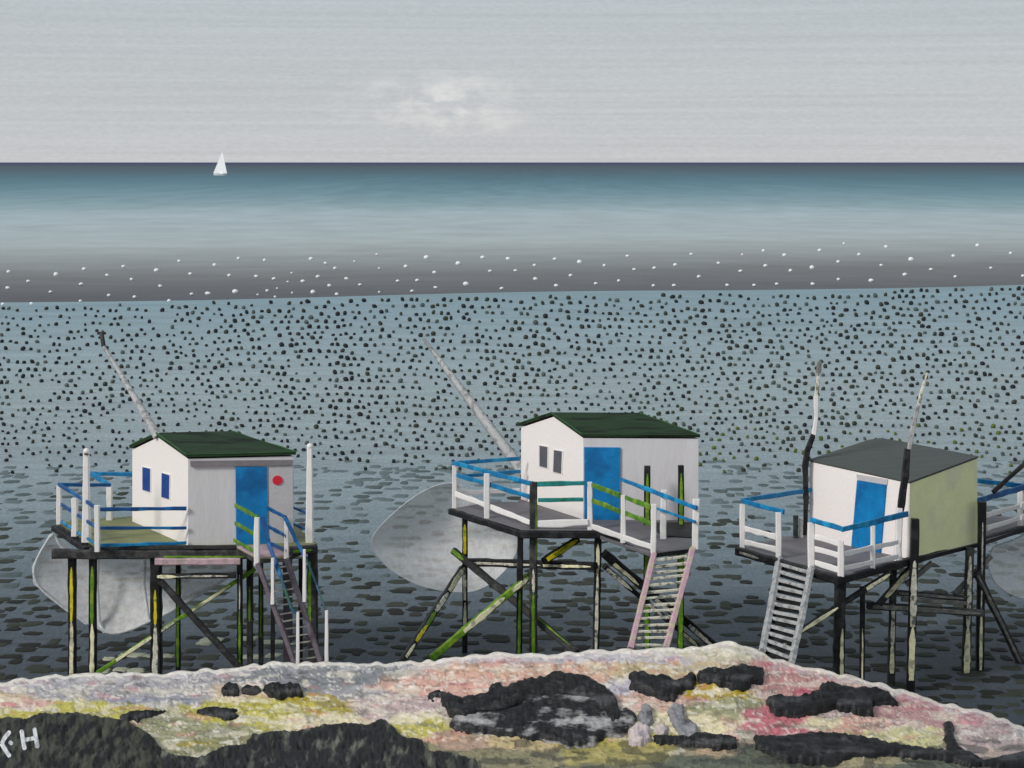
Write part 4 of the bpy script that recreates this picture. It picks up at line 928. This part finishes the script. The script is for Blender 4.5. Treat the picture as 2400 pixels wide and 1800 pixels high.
rock(c4, [(1905, 345), (1930, 325), (1990, 340), (2100, 325), (2120, 285), (2160, 280), (2180, 300), (2260, 262), (2350, 255), (2400, 226), (2450, 238), (2530, 246), (2610, 290), (2665, 350), (2690, 430), (2650, 470), (2600, 400), (2520, 345), (2440, 330), (2330, 345), (2240, 370), (2150, 410), (2060, 415), (2010, 440), (1940, 410)], .12, 'long black arched rock curving over the rugged grey one', stepx=3.2)
rock(c5, [(500, 232), (560, 225), (600, 245), (650, 242), (710, 268), (770, 235), (792, 240), (785, 295), (740, 300), (700, 340), (620, 335), (560, 310), (505, 290), (520, 262)], .11, 'black rock with a pointed tail, just right of the long arched rock')
rock(c5, [(800, 225), (850, 212), (920, 218), (990, 192), (1030, 205), (1088, 215), (1080, 270), (1040, 272), (1000, 302), (930, 290), (860, 275), (805, 262)], .11, 'black rock with jagged top below the highest point of the bank')
rock(c5, [(1100, 345), (1130, 330), (1230, 340), (1310, 315), (1360, 268), (1420, 290), (1480, 300), (1580, 300), (1640, 330), (1662, 368), (1600, 360), (1560, 365), (1558, 415), (1500, 408), (1400, 380), (1320, 400), (1230, 420), (1130, 412)], .13, 'long knobbly black rock on the pink ground right of the ladder of the right hut')
rock(c5, [(612, 500), (700, 505), (820, 488), (965, 508), (970, 545), (900, 556), (820, 545), (700, 530), (620, 528)], .07, 'low flat dark rock under the grey streaked stones', stepx=2.6)
rock(c5, [(1040, 505), (1180, 505), (1330, 486), (1500, 505), (1700, 545), (1900, 570), (2040, 610), (2200, 575), (2500, 570), (2500, 640), (2100, 635), (1850, 600), (1650, 580), (1450, 600), (1380, 625), (1180, 605), (1060, 560)], .09, 'long low black rock ledge near the bottom right corner', stepx=4)
rock(c5, [(1865, 445), (1905, 445), (1912, 520), (1940, 560), (2010, 590), (2050, 620), (1980, 635), (1900, 600), (1880, 560), (1870, 500)], .09, 'narrow hook-shaped black rock at the right', stepx=2.6)
rock(c4, [(958, 305), (985, 280), (1030, 284), (1034, 318), (1010, 332), (970, 322)], .09, 'leftmost of the three small black stones in a row', group='small black stones in a row', stepx=2, edge=6, name='stone')
rock(c4, [(1044, 292), (1110, 290), (1130, 300), (1118, 314), (1050, 312)], .08, 'smallest, middle one of the three small black stones in a row', group='small black stones in a row', stepx=2, edge=5, name='stone')
rock(c4, [(1135, 296), (1170, 280), (1240, 284), (1300, 284), (1306, 318), (1250, 334), (1190, 336), (1150, 318)], .1, 'widest, rightmost of the three small black stones in a row', group='small black stones in a row', stepx=2, edge=6, name='stone')
rock(c4, [(510, 420), (570, 396), (640, 394), (720, 392), (640, 412), (600, 434), (540, 430)], .05, 'small black stone just above the lower left olive rock', stepx=2, edge=6, name='stone')
rock(c4, [(850, 392), (920, 376), (1030, 386), (1000, 400), (1032, 412), (990, 430), (920, 412), (870, 405)], .05, 'streaky black stone on yellow ground below the three small stones', stepx=2, edge=6, name='stone')
rock(c4, [(1846, 322), (1880, 306), (1950, 312), (1900, 330), (1850, 334)], .04, 'tiny dark stone at the left tip of the long arched rock', stepx=2, edge=5, name='stone')
rock(c5, [(545, 420), (560, 372), (590, 368), (608, 400), (606, 450), (560, 460)], .08, 'grey upright stone left of the pale leaning one', 'rock_grey', 'grey stones in the middle of the bank', 2.2, 'stone', edge=6)
rock(c5, [(672, 392), (700, 362), (736, 372), (750, 430), (800, 462), (800, 510), (740, 520), (700, 470)], .08, 'grey leaning stone with streaks, rightmost of the upright stones', 'rock_grey', 'grey stones in the middle of the bank', 2.2, 'stone', edge=6)
rock(c5, [(505, 480), (540, 450), (590, 462), (600, 510), (560, 540), (510, 535)], .07, 'pale pinkish stone below the grey upright stone', 'rock_pale', 'pale stones in the middle of the bank', 2.2, 'stone', edge=6)
rock(c5, [(622, 470), (650, 448), (680, 472), (660, 500), (630, 495)], .06, 'small pale stone between the two grey upright stones', 'rock_pale', 'pale stones in the middle of the bank', 2.2, 'stone', edge=6)
# white painted letters on the lower left rock
defm('letter_white', (214, 216, 218), .5, .12, 20, bump=.5)
lt = MB()
for st in ([(42, 506), (22, 532), (8, 560)], [(10, 556), (26, 584), (42, 608)], [(-14, 500), (-10, 610)], [(46, 550), (52, 555)], [(96, 502), (102, 540), (108, 576)], [(152, 494), (158, 532), (164, 570)], [(100, 540), (130, 537), (160, 530)]):
    ps = []
    for (a, b_) in zip(st[:-1], st[1:]):
        for k in range(6): ps.append((a[0] + (b_[0] - a[0]) * k / 5, a[1] + (b_[1] - a[1]) * k / 5))
    q_ = []
    for a in ps:
        px, py = c4(*a); bpnt = bank(px, py) + UPV * .1; q_.append(bpnt)
    lt.tube(q_, .045, 'letter_white', 6)
lo = lt.build('painted_letters', rk_left)
# lay the letters on the rock's surface
from mathutils.bvhtree import BVHTree
bv = BVHTree.FromPolygons([v.co.copy() for v in rk_left.data.vertices], [tuple(p.vertices) for p in rk_left.data.polygons])
org = rk_left.location
eye = Vector((0, 0, H))
for v in lo.data.vertices:
    wv = v.co + org; d_ = (wv - eye).normalized(); hit = bv.ray_cast(eye - org, d_)
    if hit[0] is not None:
        lift = .008 + (.018 if v.index % 6 in (0, 1, 2) else 0)
        v.co = hit[0] - d_ * lift
